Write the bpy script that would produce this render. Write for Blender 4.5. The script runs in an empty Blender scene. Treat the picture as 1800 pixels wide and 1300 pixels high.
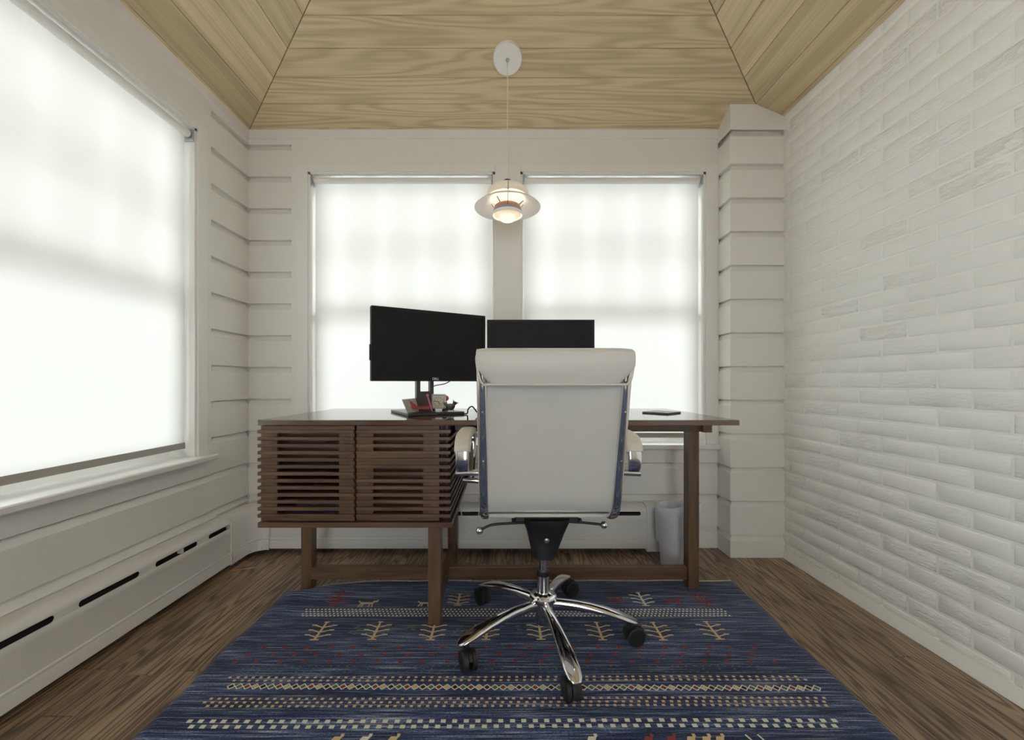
import bpy, bmesh, math, random
from mathutils import Vector, Matrix

S = bpy.context.scene
COL = S.collection
PI = math.pi

# ------------------------------------------------------------------ camera
F, CX, CY, H = 695.0, 886.0, 673.0, 0.89          # focal length in pixels, vanishing point, lens height
cam_data = bpy.data.cameras.new('camera')
cam_data.sensor_width = 36.0
cam_data.lens = F / 1800.0 * 36.0
cam_data.shift_x = (900.0 - CX) / 1800.0
cam_data.shift_y = (CY - 650.0) / 1800.0
cam_data.clip_start = 0.02
cam = bpy.data.objects.new('camera', cam_data)
cam.location = (0, 0, H)
cam.rotation_euler = (PI / 2, 0, 0)
COL.objects.link(cam)
S.camera = cam

# ------------------------------------------------------------------ world, light, exposure
world = bpy.data.worlds.new('overcast_sky')
S.world = world
world.use_nodes = True
bgn = world.node_tree.nodes['Background']
bgn.inputs['Color'].default_value = (0.95, 0.975, 1.0, 1)
bgn.inputs['Strength'].default_value = 6.4
S.view_settings.view_transform = 'Standard'
S.view_settings.look = 'None'
S.view_settings.gamma = 1.0
S.view_settings.use_curve_mapping = False
S.view_settings.exposure = 0.15
S.cycles.max_bounces = 10
S.cycles.diffuse_bounces = 6
S.cycles.glossy_bounces = 4
S.cycles.transmission_bounces = 6
S.cycles.transparent_max_bounces = 12
S.cycles.caustics_reflective = False
S.cycles.caustics_refractive = False
S.cycles.sample_clamp_indirect = 6.0

random.seed(7)

# ------------------------------------------------------------------ materials
def new_mat(name):
    m = bpy.data.materials.new(name)
    m.use_nodes = True
    nt = m.node_tree
    b = nt.nodes['Principled BSDF']
    return m, nt, b

def N(nt, t, **kw):
    n = nt.nodes.new(t)
    for k, v in kw.items():
        setattr(n, k, v)
    return n

def math_node(nt, op, a, b=None):
    n = N(nt, 'ShaderNodeMath', operation=op)
    for i, v in enumerate((a, b)):
        if v is None:
            continue
        if isinstance(v, (int, float)):
            n.inputs[i].default_value = v
        else:
            nt.links.new(v, n.inputs[i])
    return n.outputs[0]

def simple(name, col, rough=0.5, metal=0.0, bump=0.0, bscale=200.0, spec=0.5, vary=0.0):
    m, nt, b = new_mat(name)
    b.inputs['Base Color'].default_value = (*col, 1)
    b.inputs['Roughness'].default_value = rough
    b.inputs['Metallic'].default_value = metal
    b.inputs['Specular IOR Level'].default_value = spec
    if bump or vary:
        tc = N(nt, 'ShaderNodeTexCoord')
        nz = N(nt, 'ShaderNodeTexNoise')
        nz.inputs['Scale'].default_value = bscale
        nz.inputs['Detail'].default_value = 3
        nt.links.new(tc.outputs['Object'], nz.inputs['Vector'])
        if bump:
            bp = N(nt, 'ShaderNodeBump')
            bp.inputs['Strength'].default_value = bump
            bp.inputs['Distance'].default_value = 0.002
            nt.links.new(nz.outputs['Fac'], bp.inputs['Height'])
            nt.links.new(bp.outputs['Normal'], b.inputs['Normal'])
        if vary:
            mx = N(nt, 'ShaderNodeMix', data_type='RGBA')
            mx.inputs[6].default_value = (*[c * (1 - vary) for c in col], 1)
            mx.inputs[7].default_value = (*[min(1, c * (1 + vary)) for c in col], 1)
            nt.links.new(nz.outputs['Fac'], mx.inputs[0])
            nt.links.new(mx.outputs[2], b.inputs['Base Color'])
    return m

def wood(name, axis, dark, light, along=1.2, across=14.0, rings=26.0, fibre=0.35, rough=0.45, tone=0.25, ring_amt=0.75, bump=0.15, spec=0.5):
    """contour lines of a stretched noise give the cathedral grain; a second very stretched noise the fibres"""
    m, nt, b = new_mat(name)
    tc = N(nt, 'ShaderNodeTexCoord')
    oi = N(nt, 'ShaderNodeObjectInfo')
    off = N(nt, 'ShaderNodeVectorMath', operation='SCALE')
    comb = N(nt, 'ShaderNodeCombineXYZ')
    for i in range(3):
        nt.links.new(oi.outputs['Random'], comb.inputs[i])
    nt.links.new(comb.outputs[0], off.inputs[0])
    off.inputs['Scale'].default_value = 37.0
    add = N(nt, 'ShaderNodeVectorMath', operation='ADD')
    mp = N(nt, 'ShaderNodeMapping')
    sc = [across] * 3
    sc[axis] = along
    mp.inputs['Scale'].default_value = sc
    nt.links.new(tc.outputs['Object'], mp.inputs['Vector'])
    nt.links.new(mp.outputs[0], add.inputs[0])
    nt.links.new(off.outputs[0], add.inputs[1])
    n1 = N(nt, 'ShaderNodeTexNoise')
    n1.inputs['Scale'].default_value = 1.0
    n1.inputs['Detail'].default_value = 1.2
    n1.inputs['Roughness'].default_value = 0.4
    nt.links.new(add.outputs[0], n1.inputs['Vector'])
    ph = math_node(nt, 'MULTIPLY', n1.outputs['Fac'], rings * 2.4)
    sn = math_node(nt, 'SINE', ph)
    sn = math_node(nt, 'MULTIPLY', math_node(nt, 'ADD', sn, 1.0), 0.5)
    sn = math_node(nt, 'POWER', sn, 1.6)
    mp2 = N(nt, 'ShaderNodeMapping')
    sc2 = [across * 14] * 3
    sc2[axis] = along * 3.5
    mp2.inputs['Scale'].default_value = sc2
    nt.links.new(tc.outputs['Object'], mp2.inputs['Vector'])
    add2 = N(nt, 'ShaderNodeVectorMath', operation='ADD')
    nt.links.new(mp2.outputs[0], add2.inputs[0])
    nt.links.new(off.outputs[0], add2.inputs[1])
    n2 = N(nt, 'ShaderNodeTexNoise')
    n2.inputs['Scale'].default_value = 1.0
    n2.inputs['Detail'].default_value = 2.5
    nt.links.new(add2.outputs[0], n2.inputs['Vector'])
    a = math_node(nt, 'MULTIPLY', sn, ring_amt * (1 - fibre))
    f = math_node(nt, 'MULTIPLY', n2.outputs['Fac'], fibre * 1.5)
    fac = math_node(nt, 'ADD', a, f)
    mx = N(nt, 'ShaderNodeMix', data_type='RGBA')
    mx.inputs[6].default_value = (*light, 1)
    mx.inputs[7].default_value = (*dark, 1)
    nt.links.new(fac, mx.inputs[0])
    # tone of each board
    hs = N(nt, 'ShaderNodeHueSaturation')
    v = math_node(nt, 'ADD', math_node(nt, 'MULTIPLY', oi.outputs['Random'], tone), 1.0 - tone * 0.5)
    nt.links.new(v, hs.inputs['Value'])
    nt.links.new(mx.outputs[2], hs.inputs['Color'])
    nt.links.new(hs.outputs[0], b.inputs['Base Color'])
    b.inputs['Roughness'].default_value = rough
    b.inputs['Specular IOR Level'].default_value = spec
    bp = N(nt, 'ShaderNodeBump')
    bp.inputs['Strength'].default_value = bump
    bp.inputs['Distance'].default_value = 0.001
    nt.links.new(fac, bp.inputs['Height'])
    nt.links.new(bp.outputs['Normal'], b.inputs['Normal'])
    return m

def paint_brick():
    m, nt, b = new_mat('painted_brick')
    b.inputs['Base Color'].default_value = (0.90, 0.895, 0.87, 1)
    b.inputs['Roughness'].default_value = 0.42
    tc = N(nt, 'ShaderNodeTexCoord')
    oi = N(nt, 'ShaderNodeObjectInfo')
    comb = N(nt, 'ShaderNodeCombineXYZ')
    for i in range(3):
        nt.links.new(oi.outputs['Random'], comb.inputs[i])
    sc = N(nt, 'ShaderNodeVectorMath', operation='SCALE')
    sc.inputs['Scale'].default_value = 11.0
    nt.links.new(comb.outputs[0], sc.inputs[0])
    add = N(nt, 'ShaderNodeVectorMath', operation='ADD')
    nt.links.new(tc.outputs['Object'], add.inputs[0])
    nt.links.new(sc.outputs[0], add.inputs[1])
    mp = N(nt, 'ShaderNodeMapping')
    mp.inputs['Scale'].default_value = (60, 28, 110)
    nt.links.new(add.outputs[0], mp.inputs['Vector'])
    nz = N(nt, 'ShaderNodeTexNoise')
    nz.inputs['Scale'].default_value = 1.0
    nz.inputs['Detail'].default_value = 4.0
    nz.inputs['Roughness'].default_value = 0.6
    nt.links.new(mp.outputs[0], nz.inputs['Vector'])
    rp = N(nt, 'ShaderNodeValToRGB')
    rp.color_ramp.elements[0].position = 0.36
    rp.color_ramp.elements[1].position = 0.52
    nt.links.new(nz.outputs['Fac'], rp.inputs[0])
    # only some bricks are rough-faced
    rough_amt = math_node(nt, 'MULTIPLY', math_node(nt, 'POWER', oi.outputs['Random'], 1.8), 0.85)
    bp = N(nt, 'ShaderNodeBump')
    bp.inputs['Distance'].default_value = 0.0022
    nt.links.new(math_node(nt, 'ADD', rough_amt, 0.12), bp.inputs['Strength'])
    nt.links.new(rp.outputs[0], bp.inputs['Height'])
    nt.links.new(bp.outputs['Normal'], b.inputs['Normal'])
    return m

def shade_fabric():
    m, nt, b = new_mat('shade_fabric')
    nt.nodes.remove(b)
    out = nt.nodes['Material Output']
    df = N(nt, 'ShaderNodeBsdfDiffuse')
    df.inputs['Color'].default_value = (0.80, 0.79, 0.74, 1)
    tr = N(nt, 'ShaderNodeBsdfTranslucent')
    tr.inputs['Color'].default_value = (0.86, 0.86, 0.83, 1)
    tc = N(nt, 'ShaderNodeTexCoord')
    mp = N(nt, 'ShaderNodeMapping')
    mp.inputs['Scale'].default_value = (500, 500, 90)
    nz = N(nt, 'ShaderNodeTexNoise')
    nz.inputs['Scale'].default_value = 1.0
    nt.links.new(tc.outputs['Object'], mp.inputs['Vector'])
    nt.links.new(mp.outputs[0], nz.inputs['Vector'])
    mx = N(nt, 'ShaderNodeMixShader')
    fac = math_node(nt, 'ADD', math_node(nt, 'MULTIPLY', nz.outputs['Fac'], 0.06), 0.345)
    nt.links.new(fac, mx.inputs[0])
    nt.links.new(df.outputs[0], mx.inputs[1])
    nt.links.new(tr.outputs[0], mx.inputs[2])
    nt.links.new(mx.outputs[0], out.inputs['Surface'])
    return m

def glass_mat():
    m, nt, b = new_mat('window_glass')
    nt.nodes.remove(b)
    out = nt.nodes['Material Output']
    t = N(nt, 'ShaderNodeBsdfTransparent')
    t.inputs['Color'].default_value = (0.95, 0.97, 0.96, 1)
    g = N(nt, 'ShaderNodeBsdfGlossy')
    g.inputs['Roughness'].default_value = 0.02
    fr = N(nt, 'ShaderNodeFresnel')
    fr.inputs['IOR'].default_value = 1.5
    mx = N(nt, 'ShaderNodeMixShader')
    nt.links.new(fr.outputs[0], mx.inputs[0])
    nt.links.new(t.outputs[0], mx.inputs[1])
    nt.links.new(g.outputs[0], mx.inputs[2])
    nt.links.new(mx.outputs[0], out.inputs['Surface'])
    return m

def translucent_mat(name, col, tcol, fac, gloss=0.1):
    m, nt, b = new_mat(name)
    out = nt.nodes['Material Output']
    b.inputs['Base Color'].default_value = (*col, 1)
    b.inputs['Roughness'].default_value = 0.4
    tr = N(nt, 'ShaderNodeBsdfTranslucent')
    tr.inputs['Color'].default_value = (*tcol, 1)
    mx = N(nt, 'ShaderNodeMixShader')
    mx.inputs[0].default_value = fac
    nt.links.new(b.outputs[0], mx.inputs[1])
    nt.links.new(tr.outputs[0], mx.inputs[2])
    nt.links.new(mx.outputs[0], out.inputs['Surface'])
    return m

def rug_mat():
    m, nt, b = new_mat('rug_wool')
    tc = N(nt, 'ShaderNodeTexCoord')
    def nz(sx, sy, det, seed):
        mp = N(nt, 'ShaderNodeMapping')
        mp.inputs['Scale'].default_value = (sx, sy, 1)
        mp.inputs['Location'].default_value = (seed, seed * 1.7, 0)
        nt.links.new(tc.outputs['Object'], mp.inputs['Vector'])
        n = N(nt, 'ShaderNodeTexNoise')
        n.inputs['Scale'].default_value = 1.0
        n.inputs['Detail'].default_value = det
        n.inputs['Roughness'].default_value = 0.6
        nt.links.new(mp.outputs[0], n.inputs['Vector'])
        return n.outputs['Fac']
    streak = nz(5, 150, 4, 1.3)
    fine = nz(150, 420, 2, 5.1)
    band = nz(1.2, 9, 2, 9.7)
    a = math_node(nt, 'MULTIPLY', streak, 1.45)
    a = math_node(nt, 'ADD', a, math_node(nt, 'MULTIPLY', fine, 0.55))
    a = math_node(nt, 'ADD', a, math_node(nt, 'MULTIPLY', band, 0.62))
    a = math_node(nt, 'SUBTRACT', a, 0.86)
    rp = N(nt, 'ShaderNodeValToRGB')
    e = rp.color_ramp.elements
    e[0].position = 0.26
    e[0].color = (0.008, 0.016, 0.052, 1)
    e[1].position = 0.86
    e[1].color = (0.50, 0.58, 0.70, 1)
    e2 = rp.color_ramp.elements.new(0.45)
    e2.color = (0.022, 0.042, 0.12, 1)
    e3 = rp.color_ramp.elements.new(0.62)
    e3.color = (0.085, 0.13, 0.26, 1)
    nt.links.new(a, rp.inputs[0])
    pale = nz(4.5, 260, 2, 21.3)
    pf = math_node(nt, 'MULTIPLY', math_node(nt, 'SUBTRACT', pale, 0.57), 7.0)
    pf = math_node(nt, 'MINIMUM', math_node(nt, 'MAXIMUM', pf, 0.0), 1.0)
    pf = math_node(nt, 'MULTIPLY', pf, math_node(nt, 'MULTIPLY', fine, 1.3))
    mxp = N(nt, 'ShaderNodeMix', data_type='RGBA')
    nt.links.new(pf, mxp.inputs[0])
    nt.links.new(rp.outputs[0], mxp.inputs[6])
    mxp.inputs[7].default_value = (0.62, 0.68, 0.76, 1)
    nt.links.new(mxp.outputs[2], b.inputs['Base Color'])
    b.inputs['Roughness'].default_value = 0.9
    b.inputs['Sheen Weight'].default_value = 0.25
    b.inputs['Sheen Roughness'].default_value = 0.4
    b.inputs['Specular IOR Level'].default_value = 0.15
    bp = N(nt, 'ShaderNodeBump')
    bp.inputs['Strength'].default_value = 0.7
    bp.inputs['Distance'].default_value = 0.004
    nt.links.new(math_node(nt, 'ADD', fine, streak), bp.inputs['Height'])
    nt.links.new(bp.outputs['Normal'], b.inputs['Normal'])
    return m

def emit(name, col, st):
    m, nt, b = new_mat(name)
    b.inputs['Base Color'].default_value = (*col, 1)
    b.inputs['Emission Color'].default_value = (*col, 1)
    b.inputs['Emission Strength'].default_value = st
    return m

M = {}
M['white'] = simple('white_paint', (0.80, 0.787, 0.748), 0.42, bump=0.05, bscale=60)
M['trimw'] = simple('white_trim_paint', (0.82, 0.81, 0.785), 0.35)
M['plaster'] = simple('white_plaster', (0.78, 0.77, 0.74), 0.7)
M['brick'] = paint_brick()
M['mortar'] = simple('painted_mortar', (0.90, 0.895, 0.87), 0.5, bump=0.35, bscale=45)
M['shade'] = shade_fabric()
M['hem'] = simple('shade_hem_fabric', (0.36, 0.34, 0.30), 0.8, bump=0.3, bscale=400)
M['shade_white'] = simple('shade_roller', (0.84, 0.83, 0.79), 0.5)
M['bracket'] = simple('bracket_steel', (0.55, 0.57, 0.60), 0.35, 0.6)
M['glass'] = glass_mat()
M['heater'] = simple('heater_enamel', (0.78, 0.765, 0.73), 0.38)
M['backing'] = simple('ceiling_backing', (0.13, 0.085, 0.045), 0.7)
M['dark'] = simple('dark_metal', (0.02, 0.02, 0.02), 0.6)
OAK_D, OAK_L = (0.075, 0.048, 0.027), (0.47, 0.335, 0.205)
M['oak'] = wood('dark_oak_floor', 1, OAK_D, OAK_L, along=1.5, across=19, rings=27, fibre=0.42, rough=0.36, tone=0.45, ring_amt=1.0)
CED_D, CED_L = (0.50, 0.375, 0.22), (0.82, 0.665, 0.425)
M['ceilx'] = wood('ceiling_pine_x', 0, CED_D, CED_L, along=0.8, across=11.0, rings=28, fibre=0.42, rough=0.42, tone=0.26, ring_amt=0.8)
M['ceily'] = wood('ceiling_pine_y', 1, CED_D, CED_L, along=0.45, across=9.0, rings=18, fibre=0.55, rough=0.42, tone=0.26, ring_amt=0.7)
WAL_D, WAL_L = (0.062, 0.035, 0.020), (0.215, 0.128, 0.076)
M['walx'] = wood('walnut_x', 0, WAL_D, WAL_L, along=2.2, across=24, rings=8, fibre=0.6, rough=0.33, tone=0.35)
M['waly'] = wood('walnut_y', 1, WAL_D, WAL_L, along=2.2, across=24, rings=8, fibre=0.6, rough=0.33, tone=0.35)
M['walz'] = wood('walnut_z', 2, WAL_D, WAL_L, along=2.2, across=24, rings=8, fibre=0.6, rough=0.33, tone=0.3)
M['waltop'] = wood('walnut_top', 0, WAL_D, WAL_L, along=2.2, across=24, rings=8, fibre=0.6, rough=0.07, tone=0.2, bump=0.01, spec=0.85)
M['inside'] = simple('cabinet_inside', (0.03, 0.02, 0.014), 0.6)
M['leather'] = simple('pale_leather', (0.66, 0.645, 0.60), 0.42, bump=0.12, bscale=700)
M['leather_edge'] = simple('cream_leather_edge', (0.70, 0.665, 0.58), 0.5, bump=0.2, bscale=600)
M['chrome'] = simple('chrome', (0.80, 0.80, 0.81), 0.06, 1.0)
M['plastic'] = simple('black_plastic', (0.012, 0.012, 0.013), 0.38)
M['rubber'] = simple('black_nylon', (0.018, 0.018, 0.019), 0.45)
M['screen'] = simple('matte_screen', (0.0125, 0.0118, 0.012), 0.5, spec=0.22)
M['bezel'] = simple('monitor_bezel', (0.009, 0.009, 0.009), 0.45, spec=0.25)
M['logo'] = simple('silver_print', (0.7, 0.7, 0.72), 0.4)
M['lampw'] = simple('lamp_white_metal', (0.86, 0.84, 0.80), 0.4)
M['lamp_top'] = translucent_mat('lamp_top_shade', (0.86, 0.84, 0.79), (0.95, 0.90, 0.80), 0.30)
M['orange'] = simple('lamp_orange_ring', (0.75, 0.27, 0.06), 0.4)
M['violet'] = simple('lamp_violet_reflector', (0.30, 0.27, 0.33), 0.4)
M['bulb'] = emit('lamp_bulb', (1.0, 0.95, 0.85), 16.0)
M['diffuser'] = translucent_mat('lamp_frosted_bowl', (0.9, 0.88, 0.84), (1.0, 0.97, 0.9), 0.6)
M['rug'] = rug_mat()
M['y_yarn'] = simple('yellow_yarn', (0.74, 0.57, 0.29), 0.9, bump=0.4, bscale=500, vary=0.25)
M['c_yarn'] = simple('cream_yarn', (0.86, 0.80, 0.63), 0.9, bump=0.4, bscale=500, vary=0.25)
M['r_yarn'] = simple('red_yarn', (0.32, 0.06, 0.04), 0.9, vary=0.3)
M['g_yarn'] = simple('green_yarn', (0.13, 0.19, 0.10), 0.9, vary=0.3)
M['b_yarn'] = simple('brown_yarn', (0.06, 0.022, 0.014), 0.9, vary=0.3)
M['k_yarn'] = simple('navy_yarn', (0.006, 0.009, 0.022), 0.9)
M['fringe'] = simple('rug_fringe', (0.62, 0.58, 0.50), 0.9, bump=0.4, bscale=300)
M['bag'] = translucent_mat('plastic_bag', (0.90, 0.90, 0.94), (0.92, 0.92, 0.96), 0.45)
M['paper'] = simple('grey_paper', (0.40, 0.36, 0.33), 0.7, vary=0.3, bscale=90)
M['redpaper'] = simple('red_paper', (0.40, 0.06, 0.06), 0.7, vary=0.35, bscale=120)
M['pink'] = simple('pink_plastic', (0.62, 0.17, 0.26), 0.5)
M['clockface'] = simple('clock_face', (0.62, 0.58, 0.44), 0.6, vary=0.2, bscale=150)
M['clockcase'] = simple('clock_case', (0.80, 0.80, 0.80), 0.3)
M['clockgrey'] = simple('clock_bezel', (0.20, 0.22, 0.22), 0.35, 0.4)
M['redball'] = simple('red_ball', (0.62, 0.10, 0.03), 0.6)
M['bronze'] = simple('dark_bronze', (0.06, 0.05, 0.035), 0.45, 0.3)
M['tin'] = simple('dull_pewter', (0.17, 0.155, 0.12), 0.4, 0.4)
M['slate'] = simple('slate_plastic', (0.045, 0.045, 0.045), 0.3)
M['blue'] = simple('blue_cover', (0.05, 0.11, 0.30), 0.5)
M['grey'] = simple('grey_cover', (0.20, 0.20, 0.21), 0.6)
M['steel'] = simple('steel', (0.55, 0.55, 0.56), 0.3, 1.0)
M['cablew'] = simple('white_cable', (0.75, 0.74, 0.70), 0.5)
M['splinter'] = simple('raw_wood', (0.72, 0.40, 0.16), 0.7)

# ------------------------------------------------------------------ mesh building
LOC = {}

class MB:
    def __init__(self):
        self.v, self.f = [], []
    def quadmesh(self, vs, fs):
        o = len(self.v)
        self.v += [Vector(p) for p in vs]
        self.f += [tuple(i + o for i in f) for f in fs]
        return self
    def box(self, x0, x1, y0, y1, z0, z1):
        p = [(x0,y0,z0),(x1,y0,z0),(x1,y1,z0),(x0,y1,z0),(x0,y0,z1),(x1,y0,z1),(x1,y1,z1),(x0,y1,z1)]
        return self.quadmesh(p, [(0,3,2,1),(4,5,6,7),(0,1,5,4),(1,2,6,5),(2,3,7,6),(3,0,4,7)])
    def prism(self, pts, dirv):
        """closed polygon (3-D points) swept along dirv"""
        n = len(pts)
        a = [Vector(p) for p in pts]
        b = [p + Vector(dirv) for p in a]
        fs = [tuple(range(n - 1, -1, -1)), tuple(range(n, 2 * n))]
        for i in range(n):
            j = (i + 1) % n
            fs.append((i, j, n + j, n + i))
        return self.quadmesh(a + b, fs)
    def loft(self, rings, cap=True, closed=True):
        n = len(rings[0])
        vs = [p for r in rings for p in r]
        fs = []
        for k in range(len(rings) - 1):
            for i in range(n if closed else n - 1):
                j = (i + 1) % n
                fs.append((k*n+i, k*n+j, (k+1)*n+j, (k+1)*n+i))
        if cap:
            fs.append(tuple(range(n - 1, -1, -1)))
            fs.append(tuple(range((len(rings)-1)*n, len(rings)*n)))
        return self.quadmesh(vs, fs)
    def lathe(self, prof, c=(0,0,0), n=40, rot=None):
        """prof: (r, z) list"""
        rings = []
        for r, z in prof:
            ring = []
            for i in range(n):
                a = 2 * PI * i / n
                p = Vector((r*math.cos(a), r*math.sin(a), z))
                if rot is not None:
                    p = rot @ p
                ring.append(p + Vector(c))
            rings.append(ring)
        return self.loft(rings, cap=True)
    def tube(self, path, r, n=10, up=(0,0,1)):
        path = [Vector(p) for p in path]
        rr = r if isinstance(r, (list, tuple)) else [r] * len(path)
        rings = []
        prev = None
        for k, p in enumerate(path):
            t = (path[min(k+1, len(path)-1)] - path[max(k-1, 0)]).normalized()
            u = Vector(up) if prev is None else prev
            s = t.cross(u)
            if s.length < 1e-4:
                s = t.cross(Vector((1, 0.2, 0)))
            s.normalize()
            w = s.cross(t).normalized()
            prev = w
            rings.append([p + (s*math.cos(2*PI*i/n) + w*math.sin(2*PI*i/n)) * rr[k] for i in range(n)])
        return self.loft(rings)
    def band(self, path, wx, th, n=12):
        """ribbon whose path lies in a YZ plane: wx wide across X, th thick, oval section"""
        path = [Vector(p) for p in path]
        rings = []
        for k, p in enumerate(path):
            t = (path[min(k+1, len(path)-1)] - path[max(k-1, 0)]).normalized()
            s = Vector((1, 0, 0))
            w = s.cross(t).normalized()
            ring = []
            for i in range(n):
                a = 2*PI*i/n
                c, q = math.cos(a), math.sin(a)
                c = math.copysign(abs(c)**0.55, c)
                q = math.copysign(abs(q)**0.55, q)
                wxx = wx[k] if isinstance(wx, (list, tuple)) else wx
                ring.append(p + s*c*wxx/2 + w*q*th/2)
            rings.append(ring)
        return self.loft(rings)
    def sphere(self, c, r, n=16, m=10, sc=(1,1,1)):
        prof = [(math.sin(PI*k/m)*r, -math.cos(PI*k/m)*r) for k in range(m+1)]
        prof[0] = (r*0.01, -r); prof[-1] = (r*0.01, r)
        o = len(self.v)
        self.lathe(prof, (0,0,0), n)
        for i in range(o, len(self.v)):
            q = self.v[i]
            self.v[i] = Vector((q.x*sc[0]+c[0], q.y*sc[1]+c[1], q.z*sc[2]+c[2]))
        return self
    def xf(self, mat):
        self.v = [mat @ p for p in self.v]
        return self
    def build(self, name, mat, parent=None, smooth=False, bevel=0.0, seg=2, local=False, sub=0):
        me = bpy.data.meshes.new(name)
        off = Vector((0,0,0))
        if parent is not None and not local:
            off = LOC.get(parent.name, Vector((0,0,0)))
        me.from_pydata([tuple(p - off) for p in self.v], [], self.f)
        me.validate()
        bm = bmesh.new(); bm.from_mesh(me)
        bmesh.ops.recalc_face_normals(bm, faces=bm.faces)
        bm.to_mesh(me); bm.free()
        me.materials.append(M[mat])
        o = bpy.data.objects.new(name, me)
        COL.objects.link(o)
        if parent is not None:
            o.parent = parent
            LOC[o.name] = off
        else:
            LOC[o.name] = Vector((0,0,0))
        if smooth:
            for p in me.polygons:
                p.use_smooth = True
            if isinstance(smooth, (int, float)) and smooth is not True:
                try:
                    me.set_sharp_from_angle(angle=math.radians(smooth))
                except Exception:
                    pass
        if bevel:
            b = o.modifiers.new('edge', 'BEVEL')
            b.width = bevel; b.segments = seg; b.limit_method = 'ANGLE'
            b.harden_normals = False
        if sub:
            s = o.modifiers.new('smooth', 'SUBSURF'); s.levels = sub; s.render_levels = sub
        return o

def box(name, mat, parent, x0, x1, y0, y1, z0, z1, bevel=0.0, **kw):
    return MB().box(x0, x1, y0, y1, z0, z1).build(name, mat, parent, bevel=bevel, **kw)

def root(name, loc, label=None, cat=None, group=None, kind=None, rotz=0.0):
    o = bpy.data.objects.new(name, None)
    o.location = loc
    o.rotation_euler = (0, 0, rotz)
    o.empty_display_size = 0.1
    COL.objects.link(o)
    LOC[o.name] = Vector(loc)
    tag(o, label, cat, group, kind)
    return o

def tag(o, label=None, cat=None, group=None, kind=None):
    if label: o['label'] = label
    if cat: o['category'] = cat
    if group: o['group'] = group
    if kind: o['kind'] = kind
    return o

def smooth_path(pts, n=6):
    """Catmull-Rom through the points"""
    P = [Vector(p) for p in pts]
    P = [2*P[0]-P[1]] + P + [2*P[-1]-P[-2]]
    out = []
    for i in range(1, len(P)-2):
        for k in range(n):
            t = k / n
            a, b, c, d = P[i-1], P[i], P[i+1], P[i+2]
            out.append(0.5*((2*b)+(c-a)*t+(2*a-5*b+4*c-d)*t*t+(3*b-a-3*c+d)*t**3))
    out.append(P[-2])
    return out

# ================================================================== the room
XL, XR, YB, YF = -1.383, 1.430, 2.14, -1.60       # faces of the walls
ZE = 2.25                                        # eaves
S_B, S_S = 0.50, 0.424                           # slopes of the ceiling planes
HIP = S_B / S_S
ZSILL = 0.56
ZHEAD = 2.03
GROOVE = [0.118 + 0.1718 * k for k in range(-1, 14)]

# ---- floor
floor = MB().box(XL - 0.1, XR + 0.1, YF - 0.1, YB + 0.1, -0.12, -0.012).build('floor', 'dark')
tag(floor, 'dark brown oak plank floor running towards the windows', 'floor', kind='structure')
pw = 0.083
x = XL - 0.02
while x < XR + 0.02:
    y = YF - random.uniform(0, 0.9)
    while y < YB + 0.02:
        L = random.uniform(0.7, 1.5)
        y1 = min(y + L, YB + 0.03)
        y0 = max(y, YF - 0.03)
        if y1 - y0 > 0.02:
            g = 0.0006
            c = 0.0012
            x0, x1 = x + g, x + pw - g
            ya, yb = y0 + g, y1 - g
            mb = MB()
            mb.quadmesh([(x0,ya,-0.012),(x1,ya,-0.012),(x1,yb,-0.012),(x0,yb,-0.012),
                         (x0,ya,-c),(x1,ya,-c),(x1,yb,-c),(x0,yb,-c),
                         (x0+c,ya+c,0),(x1-c,ya+c,0),(x1-c,yb-c,0),(x0+c,yb-c,0)],
                        [(0,1,5,4),(1,2,6,5),(2,3,7,6),(3,0,4,7),(4,5,9,8),(5,6,10,9),(6,7,11,10),(7,4,8,11),(8,9,10,11)])
            mb.build('plank', 'oak', floor)
        y += L
    x += pw

# ---- ceiling: hip of three boarded planes
def zb(y): return ZE + S_B * (YB - y)
def zl(x): return ZE + S_S * (x - XL)
def zr(x): return ZE + S_S * (XR - x)
XM = (XL + XR) / 2
A_TOP = (XM - XL) / HIP
ZT = ZE + S_B * A_TOP
up = 0.014
ceiling = MB()
e = 0.10
ceiling.quadmesh([(XL-e, YB+e, ZE-S_B*e+up+0.05), (XR+e, YB+e, ZE-S_B*e+up+0.05), (XM, YB-A_TOP, ZT+up)], [(0,1,2)])
ceiling.quadmesh([(XL-e, YF-e, ZE-S_S*e+up), (XL-e, YB+e, ZE-S_S*e+up), (XM, YB-A_TOP, ZT+up), (XM, YF-e, ZT+up)], [(0,1,2,3)])
ceiling.quadmesh([(XR+e, YF-e, ZE-S_S*e+up), (XR+e, YB+e, ZE-S_S*e+up), (XM, YB-A_TOP, ZT+up), (XM, YF-e, ZT+up)], [(0,1,2,3)])
ceiling = ceiling.build('ceiling', 'backing')
tag(ceiling, 'hipped ceiling of varnished light brown boards above the office', 'ceiling', kind='structure')

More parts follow.
